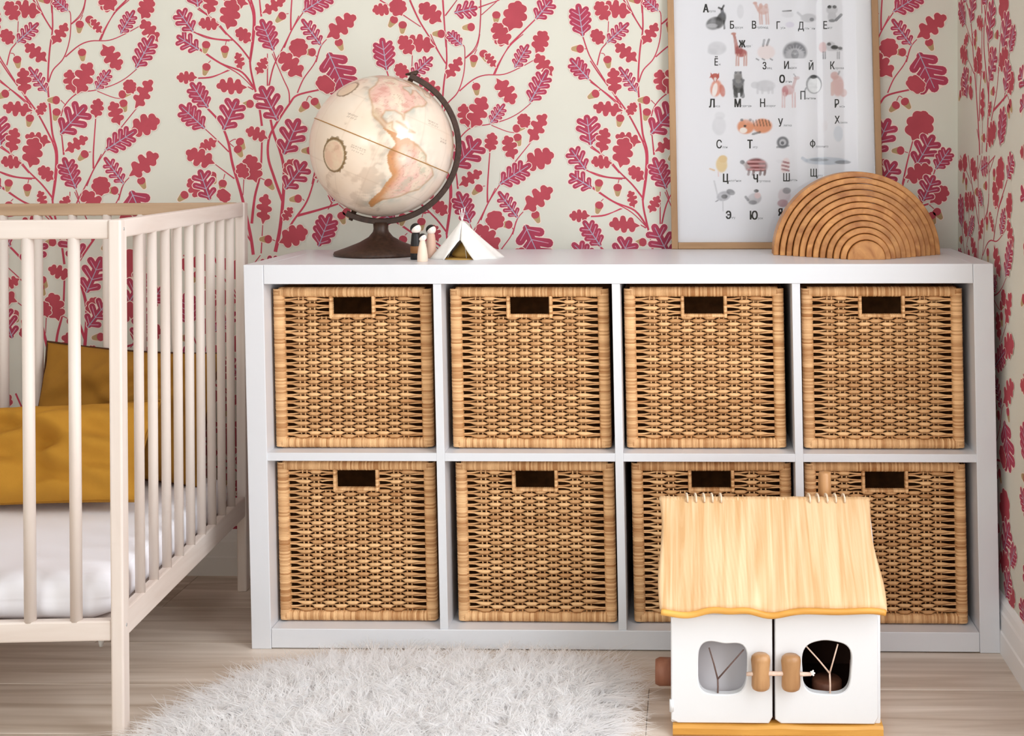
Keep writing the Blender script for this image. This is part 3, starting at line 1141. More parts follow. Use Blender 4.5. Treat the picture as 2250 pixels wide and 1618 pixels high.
LAND = [
    [(-168, 66), (-156, 71), (-140, 70), (-125, 70), (-110, 68), (-95, 70), (-85, 69), (-82, 67), (-87, 64), (-94, 60), (-92, 57), (-83, 55), (-80, 52), (-78, 56),
     (-78, 61), (-72, 62), (-66, 58), (-60, 55), (-56, 52), (-60, 47), (-65, 44), (-70, 42), (-74, 39), (-77, 35), (-81, 31), (-80, 26), (-83, 29), (-90, 30), (-97, 27),
     (-97, 21), (-91, 18), (-88, 21), (-87, 16), (-83, 14), (-83, 10), (-78, 9), (-80, 7), (-86, 11), (-95, 16), (-105, 20), (-109, 26), (-114, 31), (-118, 34), (-124, 40),
     (-124, 47), (-130, 54), (-140, 59), (-152, 59), (-162, 56), (-165, 61)],
    [(-78, 8), (-72, 12), (-62, 10), (-52, 5), (-50, 0), (-40, -3), (-35, -7), (-39, -16), (-41, -22), (-48, -27), (-53, -34), (-58, -38), (-65, -42), (-68, -50), (-68, -55),
     (-74, -51), (-73, -40), (-71, -30), (-70, -18), (-76, -14), (-81, -5), (-79, 1)],
    [(-55, 60), (-44, 60), (-32, 68), (-20, 73), (-20, 80), (-35, 83), (-60, 82), (-70, 77), (-55, 70)],
    [(-95, 73), (-80, 73), (-65, 66), (-62, 66), (-68, 72), (-78, 77), (-65, 82), (-90, 82), (-110, 77)],
    [(-17, 15), (-10, 30), (-5, 36), (10, 37), (30, 31), (35, 28), (43, 12), (51, 11), (40, -5), (40, -15), (33, -27), (20, -35), (13, -20), (9, 3), (-8, 5)],
    [(-9, 37), (-9, 43), (0, 48), (8, 54), (5, 60), (15, 69), (30, 70), (60, 68), (100, 76), (140, 72), (170, 69), (178, 65), (160, 58), (140, 53), (130, 42), (121, 30), (108, 20),
     (103, 5), (98, 16), (90, 22), (80, 10), (72, 20), (60, 25), (50, 27), (43, 13), (35, 30), (36, 36), (26, 38), (18, 40), (12, 44), (3, 42)],
    [(114, -22), (130, -12), (142, -11), (153, -27), (147, -38), (135, -33), (116, -34)],
    [(-78, 22), (-85, 22.5), (-75, 20)], [(-73, 20), (-68, 19), (-73, 18)]]


def seg_field(lon, lat, polys):
    """signed distance in degrees to a set of outlines (positive inside)"""
    inside = np.zeros(lon.shape, bool)
    dist = np.full(lon.shape, 1e9)
    cl = np.maximum(.2, np.cos(np.radians(lat)))
    for P in polys:
        ins = np.zeros(lon.shape, bool)
        for i in range(len(P)):
            (x0, y0), (x1, y1) = P[i - 1], P[i]
            c = ((y0 > lat) != (y1 > lat))
            with np.errstate(divide='ignore', invalid='ignore'):
                c &= lon < (x1 - x0) * (lat - y0) / ((y1 - y0) if y1 != y0 else 1e-9) + x0
            ins ^= c
            ax, ay, bx, by = (x0 - lon) * cl, y0 - lat, (x1 - lon) * cl, y1 - lat
            dx, dy = bx - ax, by - ay
            t = np.clip(-(ax * dx + ay * dy) / (dx * dx + dy * dy + 1e-9), 0, 1)
            dist = np.minimum(dist, np.hypot(ax + t * dx, ay + t * dy))
        inside |= ins
    return np.where(inside, dist, -dist)


def fbm(a, b_, c, seed, f0=1.0, octv=5):
    rs = np.random.default_rng(seed)
    out = 0
    amp = 1
    for o_ in range(octv):
        for _ in range(3):
            d = rs.normal(size=3)
            d *= f0 * 2 ** o_ / np.linalg.norm(d)
            out = out + amp * np.sin(a * d[0] + b_ * d[1] + c * d[2] + rs.uniform(0, 6.28)) / 3
        amp *= .6
    return out


def mixc(c, col, a):
    return c + (np.asarray(s2l(col)) - c) * np.clip(a, 0, 1)[..., None]


NL, NB = 480, 240
lat = np.linspace(-90, 90, NB + 1)
lon = -88 + np.linspace(-180, 180, NL, endpoint=False)
LO, LA = np.meshgrid(lon, lat)
fl, ll = np.radians(LA), np.radians(LO + 88)
D3 = np.sin(fl)[..., None] * GN + np.cos(fl)[..., None] * (np.cos(ll)[..., None] * vdir + np.sin(ll)[..., None] * GE)
PT = GC + GR * D3
wl = (LO + 180) % 360 - 180
n1 = fbm(D3[..., 0], D3[..., 1], D3[..., 2], 1, 4)
n2 = fbm(D3[..., 0], D3[..., 1], D3[..., 2], 2, 14)
sd = seg_field(wl + n2 * .8, LA + n1 * .8, LAND)
colr = np.ones(LO.shape + (3,)) * np.asarray(s2l((240, 226, 210)))
colr = mixc(colr, (230, 206, 182), .45 + .35 * n1)
colr = mixc(colr, (178, 182, 172), np.exp(-np.clip(-sd - 3, 0, None) / 5) * (sd < 0) * np.clip(.3 + .5 * n2, 0, .75))
colr = mixc(colr, (226, 208, 184), (sd > 0) * .8)
colr = mixc(colr, (224, 176, 164), (sd > 0) * np.clip(.3 + .8 * n2, 0, .8))
colr = mixc(colr, (206, 188, 150), (sd > 0) * np.clip(-.1 + .8 * n1, 0, .7))
n3 = fbm(D3[..., 0], D3[..., 1], D3[..., 2], 6, 30, 4)
colr = mixc(colr, (176, 178, 156), (sd > 0) * np.clip(.9 * n3 - .1, 0, .55) * (wl > -75))
colr = mixc(colr, (200, 126, 112), (sd > 0) * np.clip(n3 * .8 - .2, 0, .5) * (LA > 25))
west = np.clip((-58 - wl) / 12, 0, 1) * (LA < 13) * (wl < -30)
colr = mixc(colr, (194, 122, 56), (sd > -1) * west * np.clip(1.15 - sd / 9, 0, .85))
colr = mixc(colr, (178, 132, 84), np.exp(-(sd / .9) ** 2) * .6)
colr = mixc(colr, (168, 112, 92), np.exp(-((np.abs(n2 + .3 * n1) % .9 - .45) / .035) ** 2) * (sd > 2) * .5)
for g_lon in range(-180, 180, 30):
    colr = mixc(colr, (196, 172, 150), np.exp(-((wl - g_lon) * np.cos(fl) / .5) ** 2) * .25)
for g_lat in (-60, -30, 30, 60):
    colr = mixc(colr, (196, 172, 150), np.exp(-((LA - g_lat) / .5) ** 2) * .3)
for (cl_, ca, rx, rz, thk, a) in ((-124, -22, 10.5, 13, 1.2, .95), (-150, 33, 9, 9, .9, .7)):
    dx, dz = (wl - cl_) * np.cos(math.radians(ca)), LA - ca
    rr = np.hypot(dx / rx, dz / rz)
    th = np.arctan2(dz, dx)
    frill = .05 * np.abs(np.sin(th * 9)) * (np.sin(th * 1 + .9) > -.2)
    colr = mixc(colr, (120, 92, 48), (np.exp(-((rr - 1) / .075) ** 4) + ((rr > 1) & (rr < 1.06 + frill * 3)) * .8) * a)
    colr = mixc(colr, (222, 196, 164), (rr < .93) * .8)
    colr = mixc(colr, (216, 166, 144), (rr < .85) * np.clip(.2 + .6 * n2, 0, .5))
for (cl_, ca, w_) in ((-104, -10, 6), (-50, 33, 7), (-35, 22, 5), (-120, 12, 5)):
    t = (np.abs(LA - ca) < 2.2) & (np.abs(wl - cl_) < w_) & (np.sin((wl + LA * .7) * 5) > .1) & (np.sin(LA * 3) > 0)
    colr = mixc(colr, (120, 96, 78), t * .55)
colr = mixc(colr, (140, 96, 60), np.clip(n2 * .5, 0, .25) * (n1 > .4))
colr = mixc(colr, (150, 116, 64), np.clip((-74 - LA) / 6, 0, 1) * np.clip(.4 + n2, 0, .8))
V = PT.reshape(-1, 3)
idx = np.arange((NB + 1) * NL).reshape(NB + 1, NL)
nx = np.roll(idx, -1, 1)
F = np.stack([idx[:-1], nx[:-1], nx[1:], idx[1:]], -1).reshape(-1, 4)
me = bpy.data.meshes.new('map_ball')
me.vertices.add(len(V))
me.vertices.foreach_set('co', V.ravel().astype(np.float32))
me.loops.add(F.size)
me.loops.foreach_set('vertex_index', F.ravel().astype(np.int32))
me.polygons.add(len(F))
me.polygons.foreach_set('loop_start', np.arange(0, F.size, 4, dtype=np.int32))
me.update(calc_edges=True)
ca_ = me.color_attributes.new('print', 'FLOAT_COLOR', 'POINT')
ca_.data.foreach_set('color', np.c_[colr.reshape(-1, 3), np.ones(len(V))].ravel().astype(np.float32))
ball = obj('map_ball', me, M_GLOBE, globe, True)
eq = [GC + (GR + .0004) * (math.cos(a) * vdir + math.sin(a) * GE) for a in np.arange(120) * 2 * PI / 120]
tube('equator_band', eq, .0011, M_BRASS, globe, 6, True)


def ring(name, r0, r1, dep, a0, a1, n, mat, parent):
    v, f = [], []
    prof = [(r0, -dep), (r0 + .001, -dep - .0015), (r1 - .001, -dep - .0015), (r1, -dep), (r1, dep), (r1 - .001, dep + .0015), (r0 + .001, dep + .0015), (r0, dep)]
    m_ = len(prof)
    for i in range(n + 1):
        a = a0 + (a1 - a0) * i / n
        e = math.cos(a) * right + math.sin(a) * upv
        for r, d in prof:
            v.append(GC + e * r - vdir * d)
    for i in range(n):
        for k in range(m_):
            l = (k + 1) % m_
            f.append((i * m_ + k, i * m_ + l, i * m_ + m_ + l, i * m_ + m_ + k))
    f.append(list(range(m_))[::-1])
    f.append([n * m_ + k for k in range(m_)])
    me = mesh(name, v, f)
    bm = bmesh.new()
    bm.from_mesh(me)
    bmesh.ops.recalc_face_normals(bm, faces=bm.faces)
    bm.to_mesh(me)
    bm.free()
    return obj(name, me, mat, parent)


AN = PI / 2 - AXT
ring('meridian_arm', GR + .0045, GR + .0165, .0075, AN + .03, AN - PI - .085, 90, M_BRONZE, globe)
for sg in (1, -1):
    p0, p1 = GC + sg * GN * (GR - .001), GC + sg * GN * (GR + .021)
    v, f = tube_vf([p0, p1], [.006, .0045], 12)
    obj('pivot', mesh('pivot', v, f), M_BRONZE, globe, True)
v, f = tube_vf([GC + GN * (GR + .016) - right * .016, GC + GN * (GR + .019) + right * .004, GC + GN * (GR + .024) + right * .008], [.002, .006, .003], 10)
obj('finial', mesh('finial', v, f), M_BRONZE, globe, True)
zb = GC[2] - GR - .0165 - KH
hb = zb + .004
lathe('foot', [(.0, 0), (.098, 0), (.100, .003), (.098, .008), (.070, .018), (.045, .028), (.026, .039), (.017, .05), (.0155, hb * .8), (.0165, hb)], (GC[0] - .004, GC[1], KH), M_BRONZE, globe, 56)

# ---------------------------------------------------------------- framed alphabet poster
FT = .05                                                      # lean towards the wall
PN = np.array((0, 1, -FT))
P0 = np.array((.94, .372, KH + .0006))


def fpt(u, v, back=0.0):
    return on_plane(u, v, P0 + np.array((0, back, 0)), PN)


tl, tr = fpt(1463, 0), fpt(1932.5, 0)
bl = fpt(1476, 548)
bl[2] = P0[2]
brp = fpt(1940, 377)
sl = (tl[0] - bl[0]) / (tl[2] - bl[2])
sr = (tr[0] - brp[0]) / (tr[2] - brp[2])
FH = .70
sl = (sl + sr) / 2
frx0 = bl[0]
frw = (tr[0] - sr * (tr[2] - P0[2])) - frx0


def F3(a, h, d):
    """point of the frame: a along the bottom, h up the leaning face, d behind the face"""
    return np.array((frx0 + a + sl * h, P0[1] + FT * h + d, P0[2] + h - FT * d * 0))


frame = thing('poster_frame', tuple(F3(frw / 2, 0, .01)), 'oak framed animal alphabet poster leaning on the wall behind the wooden rainbow', 'picture')
FB = .0145


def fbar(name, a0, a1, h0, h1, mat):
    bm = bmesh.new()
    add_box(bm, (a0, 0, h0), (a1, .02, h1), .0012, 2, lambda p: F3(p[0], p[2], p[1]))
    return obj(name, bm_mesh(name, bm), mat, frame)


fbar('frame_side', 0, FB, 0, FH, M_OAK)
fbar('frame_side', frw - FB, frw, 0, FH, M_OAK)
fbar('frame_rail', FB + .0003, frw - FB - .0003, 0, FB, M_OAKH)
fbar('frame_rail', FB + .0003, frw - FB - .0003, FH - FB, FH, M_OAKH)
bm = bmesh.new()
add_box(bm, (FB - .004, .0135, FB - .004), (frw - FB + .004, .0165, FH - FB + .004), 0, 1, lambda p: F3(p[0], p[2], p[1]))
obj('backing_board', bm_mesh('backing_board', bm), M_OAK, frame)
bm = bmesh.new()
add_box(bm, (FB - .002, .0065, FB - .002), (frw - FB + .002, .0085, FH - FB + .002), 0, 1, lambda p: F3(p[0], p[2], p[1]))
obj('glass_pane', bm_mesh('glass_pane', bm), M_GLASS, frame)

# the printed sheet: a fine grid whose points carry the ink colour
PBACK = .0125


def sheet_xy(u, v):
    """picture reading (zoomed) -> sheet coordinates a, h in metres"""
    p = on_plane(1450 + u / 2.89, v / 2.89, P0 + np.array((0, PBACK, 0)), PN)
    h = p[2] - P0[2]
    return np.array((p[0] - frx0 - sl * h, h))


GA, GH = 300, 450
ga = np.linspace(FB - .001, frw - FB + .001, GA + 1)
gh = np.linspace(FB - .001, FH - FB + .001, GH + 1)
AA, HH = np.meshgrid(ga, gh)
pc_ = np.ones(AA.shape + (3,)) * np.asarray(s2l((238, 236, 240)))
_o = sheet_xy(700, 800)
_ex, _ey = sheet_xy(701, 800) - _o, sheet_xy(700, 801) - _o
_inv = np.linalg.inv(np.array([_ex, _ey]).T)
_rel = np.stack([AA - _o[0], HH - _o[1]], -1) @ _inv.T
UX, VY = _rel[..., 0] + 700, _rel[..., 1] + 800
mott = fbm(UX / 30, VY / 30, 0 * UX, 9, 1.0, 4)


def ell(x, y, rx, ry, col, a=.9, ang=0, soft=.25, mot=.35):
    global pc_
    c, s = math.cos(math.radians(ang)), math.sin(math.radians(ang))
    dx, dy = UX - x, VY - y
    r = np.hypot((dx * c + dy * s) / rx, (-dx * s + dy * c) / ry)
    pc_ = mixc(pc_, col, np.clip((1 - r) / soft + .5, 0, 1) * min(1, a * 1.08) * (1 - mot * np.clip(mott + .1, 0, 1)))


def cap(x0, y0, x1, y1, w, col, a=.9, w1=None):
    global pc_
    w1 = w if w1 is None else w1
    dx, dy = x1 - x0, y1 - y0
    t = np.clip(((UX - x0) * dx + (VY - y0) * dy) / (dx * dx + dy * dy), 0, 1)
    d = np.hypot(UX - x0 - t * dx, VY - y0 - t * dy)
    r = w + (w1 - w) * t
    pc_ = mixc(pc_, col, np.clip((r - d) / 2.5 + .5, 0, 1) * a * (1 - .3 * np.clip(mott + .3, 0, 1)))


DK, GY, LG, PK, OR, RB, BR = (34, 34, 38), (112, 112, 118), (206, 204, 208), (214, 172, 162), (224, 150, 112), (178, 92, 88), (120, 70, 72)
# whale
ell(345, 145, 55, 40, DK, .9, -20); ell(385, 125, 30, 55, DK, .8, 20); cap(400, 100, 392, 55, 10, GY); cap(392, 55, 372, 45, 6, DK); cap(392, 55, 404, 32, 6, DK)
ell(330, 160, 34, 14, LG, .8); cap(405, 130, 408, 178, 6, DK)
# faint bird, camel, goose, dolphin, raccoon
ell(510, 70, 22, 45, LG, .4)
ell(655, 60, 36, 30, PK); ell(640, 35, 12, 18, PK); ell(675, 35, 12, 16, PK); cap(625, 60, 605, 20, 9, PK); ell(604, 16, 14, 9, PK)
for x in (632, 645, 672, 686): cap(x, 75, x + 4, 150, 5, PK)
cap(780, 68, 834, 66, 4, DK); ell(810, 90, 40, 20, LG, .3); ell(825, 155, 28, 18, (214, 204, 224), .5)
ell(945, 112, 50, 28, LG, .9); ell(965, 122, 14, 12, GY, .7); cap(900, 100, 876, 78, 7, LG)
ell(1094, 60, 36, 30, LG, .9); ell(1078, 42, 13, 11, DK); ell(1110, 42, 13, 11, DK); ell(1094, 105, 28, 34, LG, .9); cap(1120, 125, 1152, 92, 9, GY); ell(1094, 130, 22, 10, GY, .7)
# hedgehog, giraffe, hare, turkey, cow
ell(362, 305, 58, 44, LG, .8); ell(330, 325, 30, 20, LG, .6)
cap(470, 215, 488, 310, 8, (186, 120, 110), .9, 13); ell(467, 212, 16, 9, (196, 140, 128)); ell(515, 335, 38, 26, RB, .85); ell(500, 320, 26, 30, (160, 74, 74), .7)
for x in (486, 500, 536, 550): cap(x, 345, x - 2, 415, 5, (206, 160, 150))
ell(675, 330, 56, 46, (238, 222, 220), .8); cap(655, 290, 662, 252, 7, GY, .6); cap(680, 285, 692, 250, 7, DK, .6)
for x in (612, 650, 700): cap(x, 372, x + 14, 380, 4, GY, .8)
ell(858, 330, 74, 66, GY, .85); ell(858, 350, 60, 44, LG, .7); ell(858, 345, 24, 30, GY, .8); pc_ = mixc(pc_, (238, 236, 240), ((VY > 372) & (np.abs(UX - 858) < 80) & (VY < 400)) * 1.0)
for q in range(-70, 71, 20):
    cap(858, 345, 858 + 66 * math.sin(math.radians(q)), 345 - 60 * math.cos(math.radians(q)), 2, LG, .6)
ell(1035, 300, 26, 34, (222, 190, 190), .8); ell(1085, 290, 30, 28, LG, .9); ell(1075, 280, 13, 11, DK, .8); cap(1075, 310, 1150, 310, 14, LG); ell(1110, 300, 24, 14, DK, .9); ell(1145, 306, 14, 10, DK, .8)
for x in (1038, 1050, 1128, 1140): cap(x, 330, x, 372, 4, GY, .8)
# fox, bear, rhino, deer, penguin, lynx
ell(355, 560, 36, 54, (226, 150, 128), .85, 10); ell(348, 570, 16, 44, (246, 240, 236), .9, 10); cap(350, 490, 350, 512, 26, (188, 84, 72), .95, 8); cap(330, 482, 322, 464, 9, (188, 84, 72), .95, 2); cap(368, 482, 374, 464, 9, (188, 84, 72), .95, 2); cap(350, 500, 350, 514, 9, (244, 236, 230), .8, 4); cap(324, 486, 314, 492, 7, (188, 84, 72), .9, 1); ell(395, 575, 18, 40, (206, 120, 104), .8, -10)
ell(497, 535, 36, 60, (96, 94, 96), .92); cap(497, 560, 497, 590, 34, DK, .95, 30); pc_ = mixc(pc_, (238, 236, 240), ((np.abs(UX - 502) < 7) & (VY > 588) & (VY < 640)) * 1.0); ell(495, 480, 26, 28, (140, 136, 136), .95); ell(497, 530, 26, 26, (150, 148, 148), .7); cap(480, 570, 480, 612, 12, DK); cap(520, 570, 526, 612, 12, DK); ell(480, 460, 8, 8, GY); ell(512, 460, 8, 8, GY); cap(466, 510, 490, 545, 8, GY); cap(530, 510, 505, 545, 8, GY)
ell(670, 545, 62, 36, LG, .75); ell(605, 540, 28, 22, LG, .6)
for x in (620, 650, 690, 715): cap(x, 560, x, 590, 8, LG, .6)
ell(815, 570, 40, 32, (214, 170, 170), .8); ell(795, 580, 20, 34, (190, 110, 116), .7); cap(845, 555, 862, 500, 9, (210, 176, 176)); ell(868, 495, 20, 12, (206, 180, 180)); cap(862, 485, 850, 470, 3, GY)
for x in (778, 792, 842, 858): cap(x, 590, x, 680, 5, (222, 190, 190))
ell(978, 535, 50, 60, GY, .9, 0, .1); ell(980, 540, 42, 50, (244, 244, 246), 1, 0, .15); ell(975, 488, 22, 12, DK, .8)
cap(928, 560, 918, 580, 5, GY)
ell(1130, 545, 38, 66, (222, 184, 180), .85); ell(1110, 480, 26, 26, (216, 176, 172), .9); cap(1134, 470, 1140, 455, 6, GY, .7); ell(1165, 590, 22, 26, (222, 190, 186), .8); cap(1095, 530, 1095, 600, 10, (224, 192, 186))
# elephant, tiger, snail, flamingo, chameleon
ell(375, 800, 44, 60, LG, .45); ell(380, 735, 34, 24, LG, .35)
ell(650, 800, 62, 46, OR, .9); ell(545, 805, 54, 46, OR, .9); ell(530, 828, 24, 18, (246, 238, 230), .9); ell(540, 800, 9, 7, DK, .9); ell(520, 762, 10, 9, GY, .8); ell(574, 762, 10, 9, GY, .8)
for x in range(590, 706, 20): cap(x, 758 + abs(x - 645) * .12, x + 10, 800, 3.5, (108, 78, 60), .85)
cap(590, 852, 635, 840, 7, DK, .7)
ell(780, 905, 38, 38, GY, .85); ell(780, 905, 22, 22, LG, .8); ell(778, 908, 11, 11, GY, .9); cap(745, 935, 815, 925, 7, GY, .7)
ell(1045, 800, 20, 34, (232, 226, 228), .6); ell(1132, 850, 30, 50, (214, 218, 226), .7)
# chick, turtle, bumblebee, pike
ell(392, 1045, 36, 50, (232, 206, 160), .95); ell(400, 1010, 28, 24, (228, 198, 150), .9); cap(345, 1082, 318, 1072, 5, (226, 190, 150)); cap(370, 1090, 372, 1120, 3, (232, 200, 196))
ell(612, 1055, 70, 50, (130, 64, 68), .95); pc_ = mixc(pc_, (238, 236, 240), ((VY > 1086) & (np.abs(UX - 612) < 80) & (VY < 1110)) * 1.0)
for y in (1022, 1046, 1070): cap(612 - 52, y + 6, 612 + 52, y + 6, 6, (224, 168, 168), .85)
cap(560, 1060, 528, 1035, 12, (190, 180, 180)); ell(523, 1030, 15, 13, GY, .9)
for x in (566, 596, 640, 668): cap(x, 1085, x - 4, 1108, 8, (120, 92, 92))
ell(795, 1050, 28, 48, (238, 220, 220), .9, 15)
for y in (1030, 1054, 1078): cap(776, y - 4, 818, y + 6, 6, (150, 74, 84), .8)
ell(760, 1025, 22, 12, (232, 230, 234), .7)
ell(1050, 1022, 135, 24, (198, 204, 214), .9); ell(1160, 1030, 50, 12, GY, .7); cap(930, 1020, 905, 1005, 10, (190, 196, 208)); ell(1010, 1015, 60, 10, GY, .5)
# emu, bird, hedgehog
ell(405, 1245, 44, 30, (186, 184, 190), .9, -15); ell(410, 1248, 20, 14, DK, .7); ell(450, 1220, 28, 18, GY, .7, 20); cap(365, 1235, 345, 1150, 5, LG); cap(400, 1270, 402, 1340, 3, LG); cap(370, 1272, 355, 1280, 3, GY)
ell(600, 1262, 46, 36, (196, 192, 196), .9, -20); ell(620, 1240, 20, 20, (230, 200, 200), .8); ell(612, 1212, 16, 10, DK, .85); cap(560, 1270, 545, 1250, 8, GY, .8); ell(590, 1285, 26, 14, GY, .6)
ell(790, 1240, 40, 46, (222, 210, 214), .9); ell(805, 1210, 26, 20, GY, .6); ell(780, 1290, 34, 24, (190, 150, 158), .8)
V = np.stack([frx0 + AA + sl * HH, P0[1] + FT * HH + PBACK, P0[2] + HH], -1).reshape(-1, 3)
idx = np.arange((GH + 1) * (GA + 1)).reshape(GH + 1, GA + 1)
F = np.stack([idx[:-1, :-1], idx[:-1, 1:], idx[1:, 1:], idx[1:, :-1]], -1).reshape(-1, 4)
me = bpy.data.meshes.new('printed_sheet')
me.vertices.add(len(V))
me.vertices.foreach_set('co', V.ravel().astype(np.float32))
me.loops.add(F.size)
me.loops.foreach_set('vertex_index', F.ravel().astype(np.int32))
me.polygons.add(len(F))
me.polygons.foreach_set('loop_start', np.arange(0, F.size, 4, dtype=np.int32))
me.update(calc_edges=True)
ca_ = me.color_attributes.new('print', 'FLOAT_COLOR', 'POINT')
ca_.data.foreach_set('color', np.c_[pc_.reshape(-1, 3), np.ones(len(V))].ravel().astype(np.float32))
obj('printed_sheet', me, M_PAPER, frame)

LET = [('А', 'кула', 292, 78, 52, 1), ('Б', 'арсук', 458, 182, 50, 0), ('В', 'ерблюд', 598, 182, 50, 0), ('Г', 'усь', 752, 184, 48, 0), ('Д', 'ельфин', 896, 188, 50, 0), ('Е', 'нот', 1050, 184, 50, 0),
       ('Ё', 'ж', 358, 416, 46, 0), ('Ж', 'ираф', 522, 300, 44, 1), ('З', 'аяц', 664, 440, 46, 0), ('И', 'ндюк', 804, 438, 50, 0), ('Й', '', 960, 444, 48, 0), ('К', 'орова', 1096, 440, 50, 0),
       ('Л', 'иса', 330, 682, 54, 1), ('М', 'едведь', 494, 680, 52, 1), ('Н', 'осорог', 652, 680, 54, 0), ('О', 'лень', 776, 526, 50, 1), ('П', 'ингвин', 908, 632, 54, 0), ('Р', 'ысь', 1124, 684, 54, 0),
       ('С', 'лон', 376, 942, 54, 0), ('Т', 'игр', 572, 942, 54, 1), ('У', 'литка', 766, 804, 52, 0), ('Ф', 'ламинго', 970, 938, 50, 0), ('Х', 'омяк', 1126, 786, 50, 0),
       ('Ц', 'ыплёнок', 418, 1156, 52, 1), ('Ч', 'ерепаха', 608, 1158, 50, 1), ('Ш', 'мель', 804, 1152, 52, 0), ('Щ', 'ука', 978, 1122, 50, 0), ('Э', 'му', 436, 1390, 50, 1), ('Ю', 'рок', 596, 1394, 54, 1), ('Я', '', 765, 1370, 46, 1)]


def text_mesh(s, bold):
    c = bpy.data.curves.new('lettering', 'FONT')
    c.body = s
    c.size = 1
    c.resolution_u = 6
    o = bpy.data.objects.new('lettering', c)
    COL.objects.link(o)
    bpy.context.view_layer.update()
    me = bpy.data.meshes.new_from_object(o.evaluated_get(bpy.context.evaluated_depsgraph_get()))
    bpy.data.objects.remove(o)
    bpy.data.curves.remove(c)
    v = np.array([tuple(q.co) for q in me.vertices]).reshape(-1, 3)
    me.calc_loop_triangles()
    f = [tuple(p.vertices) for p in me.loop_triangles]
    bpy.data.meshes.remove(me)
    return v, f


def put_text(s, x, y, hgt, squeeze, bold, mat, name, centre=True):
    v, f = text_mesh({'Э': 'С', 'Ф': 'О'}.get(s, s), bold)
    if s in 'ЭФ' and len(s) == 1:            # round letters with a bar or a stem
        if s == 'Э':
            v[:, 0] *= -1
            q = np.array(((-.5, .33), (-.22, .33), (-.22, .41), (-.5, .41)))
        else:
            v[:, 1] = .365 + (v[:, 1] - .365) * .72
            mx = v[:, 0].mean()
            q = np.array(((mx - .045, -.02), (mx + .045, -.02), (mx + .045, .75), (mx - .045, .75)))
        f = f + [tuple(range(len(v), len(v) + 4))]
        v = np.r_[v, np.c_[q, np.full(4, 1e-5)]]
    w_ = v[:, 0].max() - v[:, 0].min()
    k_ = hgt / .73
    ox = v[:, 0].min() + (w_ / 2 if centre else 0)
    V, F_ = [], []
    for q_, (ox2, oy2) in enumerate(((0, 0), (bold, bold * .5), (-bold, -bold * .5), (bold, -bold * .5), (-bold, bold * .5)) if bold else ((0, 0),)):
        n0 = len(V)
        for p in v:
            u_, vv = x + ox2 + (p[0] - ox) * k_ * squeeze, y + oy2 - p[1] * k_
            V.append(on_plane(1450 + u_ / 2.89, vv / 2.89, P0 + np.array((0, PBACK - .0003 - q_ * .00001 - p[2] * .3, 0)), PN))
        F_ += [tuple(n0 + i for i in g) for g in f]
    obj(name, mesh(name, V, F_), mat, frame)
    return w_ * k_ * squeeze


for ch, wd, x, y, h, bold in LET:
    w_ = put_text(ch, x, y, h, .72, 2.3 if bold else 1.0, M_INK, 'letter')
    if wd:
        put_text(wd, x + w_ / 2 + 4, y - 1, 15, .95, 0, M_INKG, 'small_word', False)

# ---------------------------------------------------------------- wooden rainbow stacker
NAMES = ['outermost', 'second', 'third', 'fourth', 'fifth', 'sixth', 'seventh', 'eighth', 'ninth', 'tenth', 'eleventh']
ARX = 1.2245
for k in range(12):
    Ro = .1755 - .01252 * k
    Ri = Ro - .0113 if k < 11 else 0
    yf = .212 - .0106 * k
    dp = .065
    xc = ARX + .0004 * k
    zc = KH + .0004
    v, f = [], []
    n = 48
    bv = .0014
    if Ri:
        prof = [(Ri, bv), (Ri + bv, 0), (Ro - bv, 0), (Ro, bv), (Ro, dp - bv), (Ro - bv, dp), (Ri + bv, dp), (Ri, dp - bv)]
        m_ = len(prof)
        for i in range(n + 1):
            a = PI * i / n
            for r, d in prof:
                v.append((xc + r * math.cos(a), yf + d, zc + r * math.sin(a)))
        for i in range(n):
            for j in range(m_):
                l = (j + 1) % m_
                f.append((i * m_ + j, i * m_ + l, (i + 1) * m_ + l, (i + 1) * m_ + j))
        f.append(list(range(m_))[::-1])
        f.append([n * m_ + j for j in range(m_)])
        lab = NAMES[k] + (' arch of the wooden rainbow, the largest, behind all the others' if k == 0 else
                          ' arch of the wooden rainbow counted from the outside')
        if k == 10:
            lab = 'smallest arch of the wooden rainbow, hugging the solid half disc'
        nm, cat = 'rainbow_arch', 'wooden arch'
    else:
        for r, d in ((Ro - bv, 0), (Ro, bv), (Ro, dp - bv), (Ro - bv, dp)):
            for i in range(n + 1):
                a = PI * i / n
                v.append((xc + r * math.cos(a), yf + d, zc + r * math.sin(a)))
        m_ = n + 1
        for q in range(3):
            for i in range(n):
                f.append((q * m_ + i, q * m_ + i + 1, (q + 1) * m_ + i + 1, (q + 1) * m_ + i))
            f.append((q * m_, (q + 1) * m_, (q + 1) * m_ + n, q * m_ + n))
        f.append(list(range(m_)))
        f.append([3 * m_ + i for i in range(m_)][::-1])
        lab = 'solid half disc of pale wood at the centre of the wooden rainbow'
        nm, cat = 'half_disc', 'wooden block'
    me = mesh(nm, v, f)
    bm = bmesh.new()
    bm.from_mesh(me)
    bmesh.ops.recalc_face_normals(bm, faces=bm.faces)
    bm.to_mesh(me)
    bm.free()
    me.transform(Matrix.Translation((-xc, -yf, -zc)))
    o = obj(nm, me, M_ARCH)
    o.location = (xc, yf, zc)
    tag(o, lab, cat, 'nested pieces of the wooden rainbow')

# ---------------------------------------------------------------- peg dolls


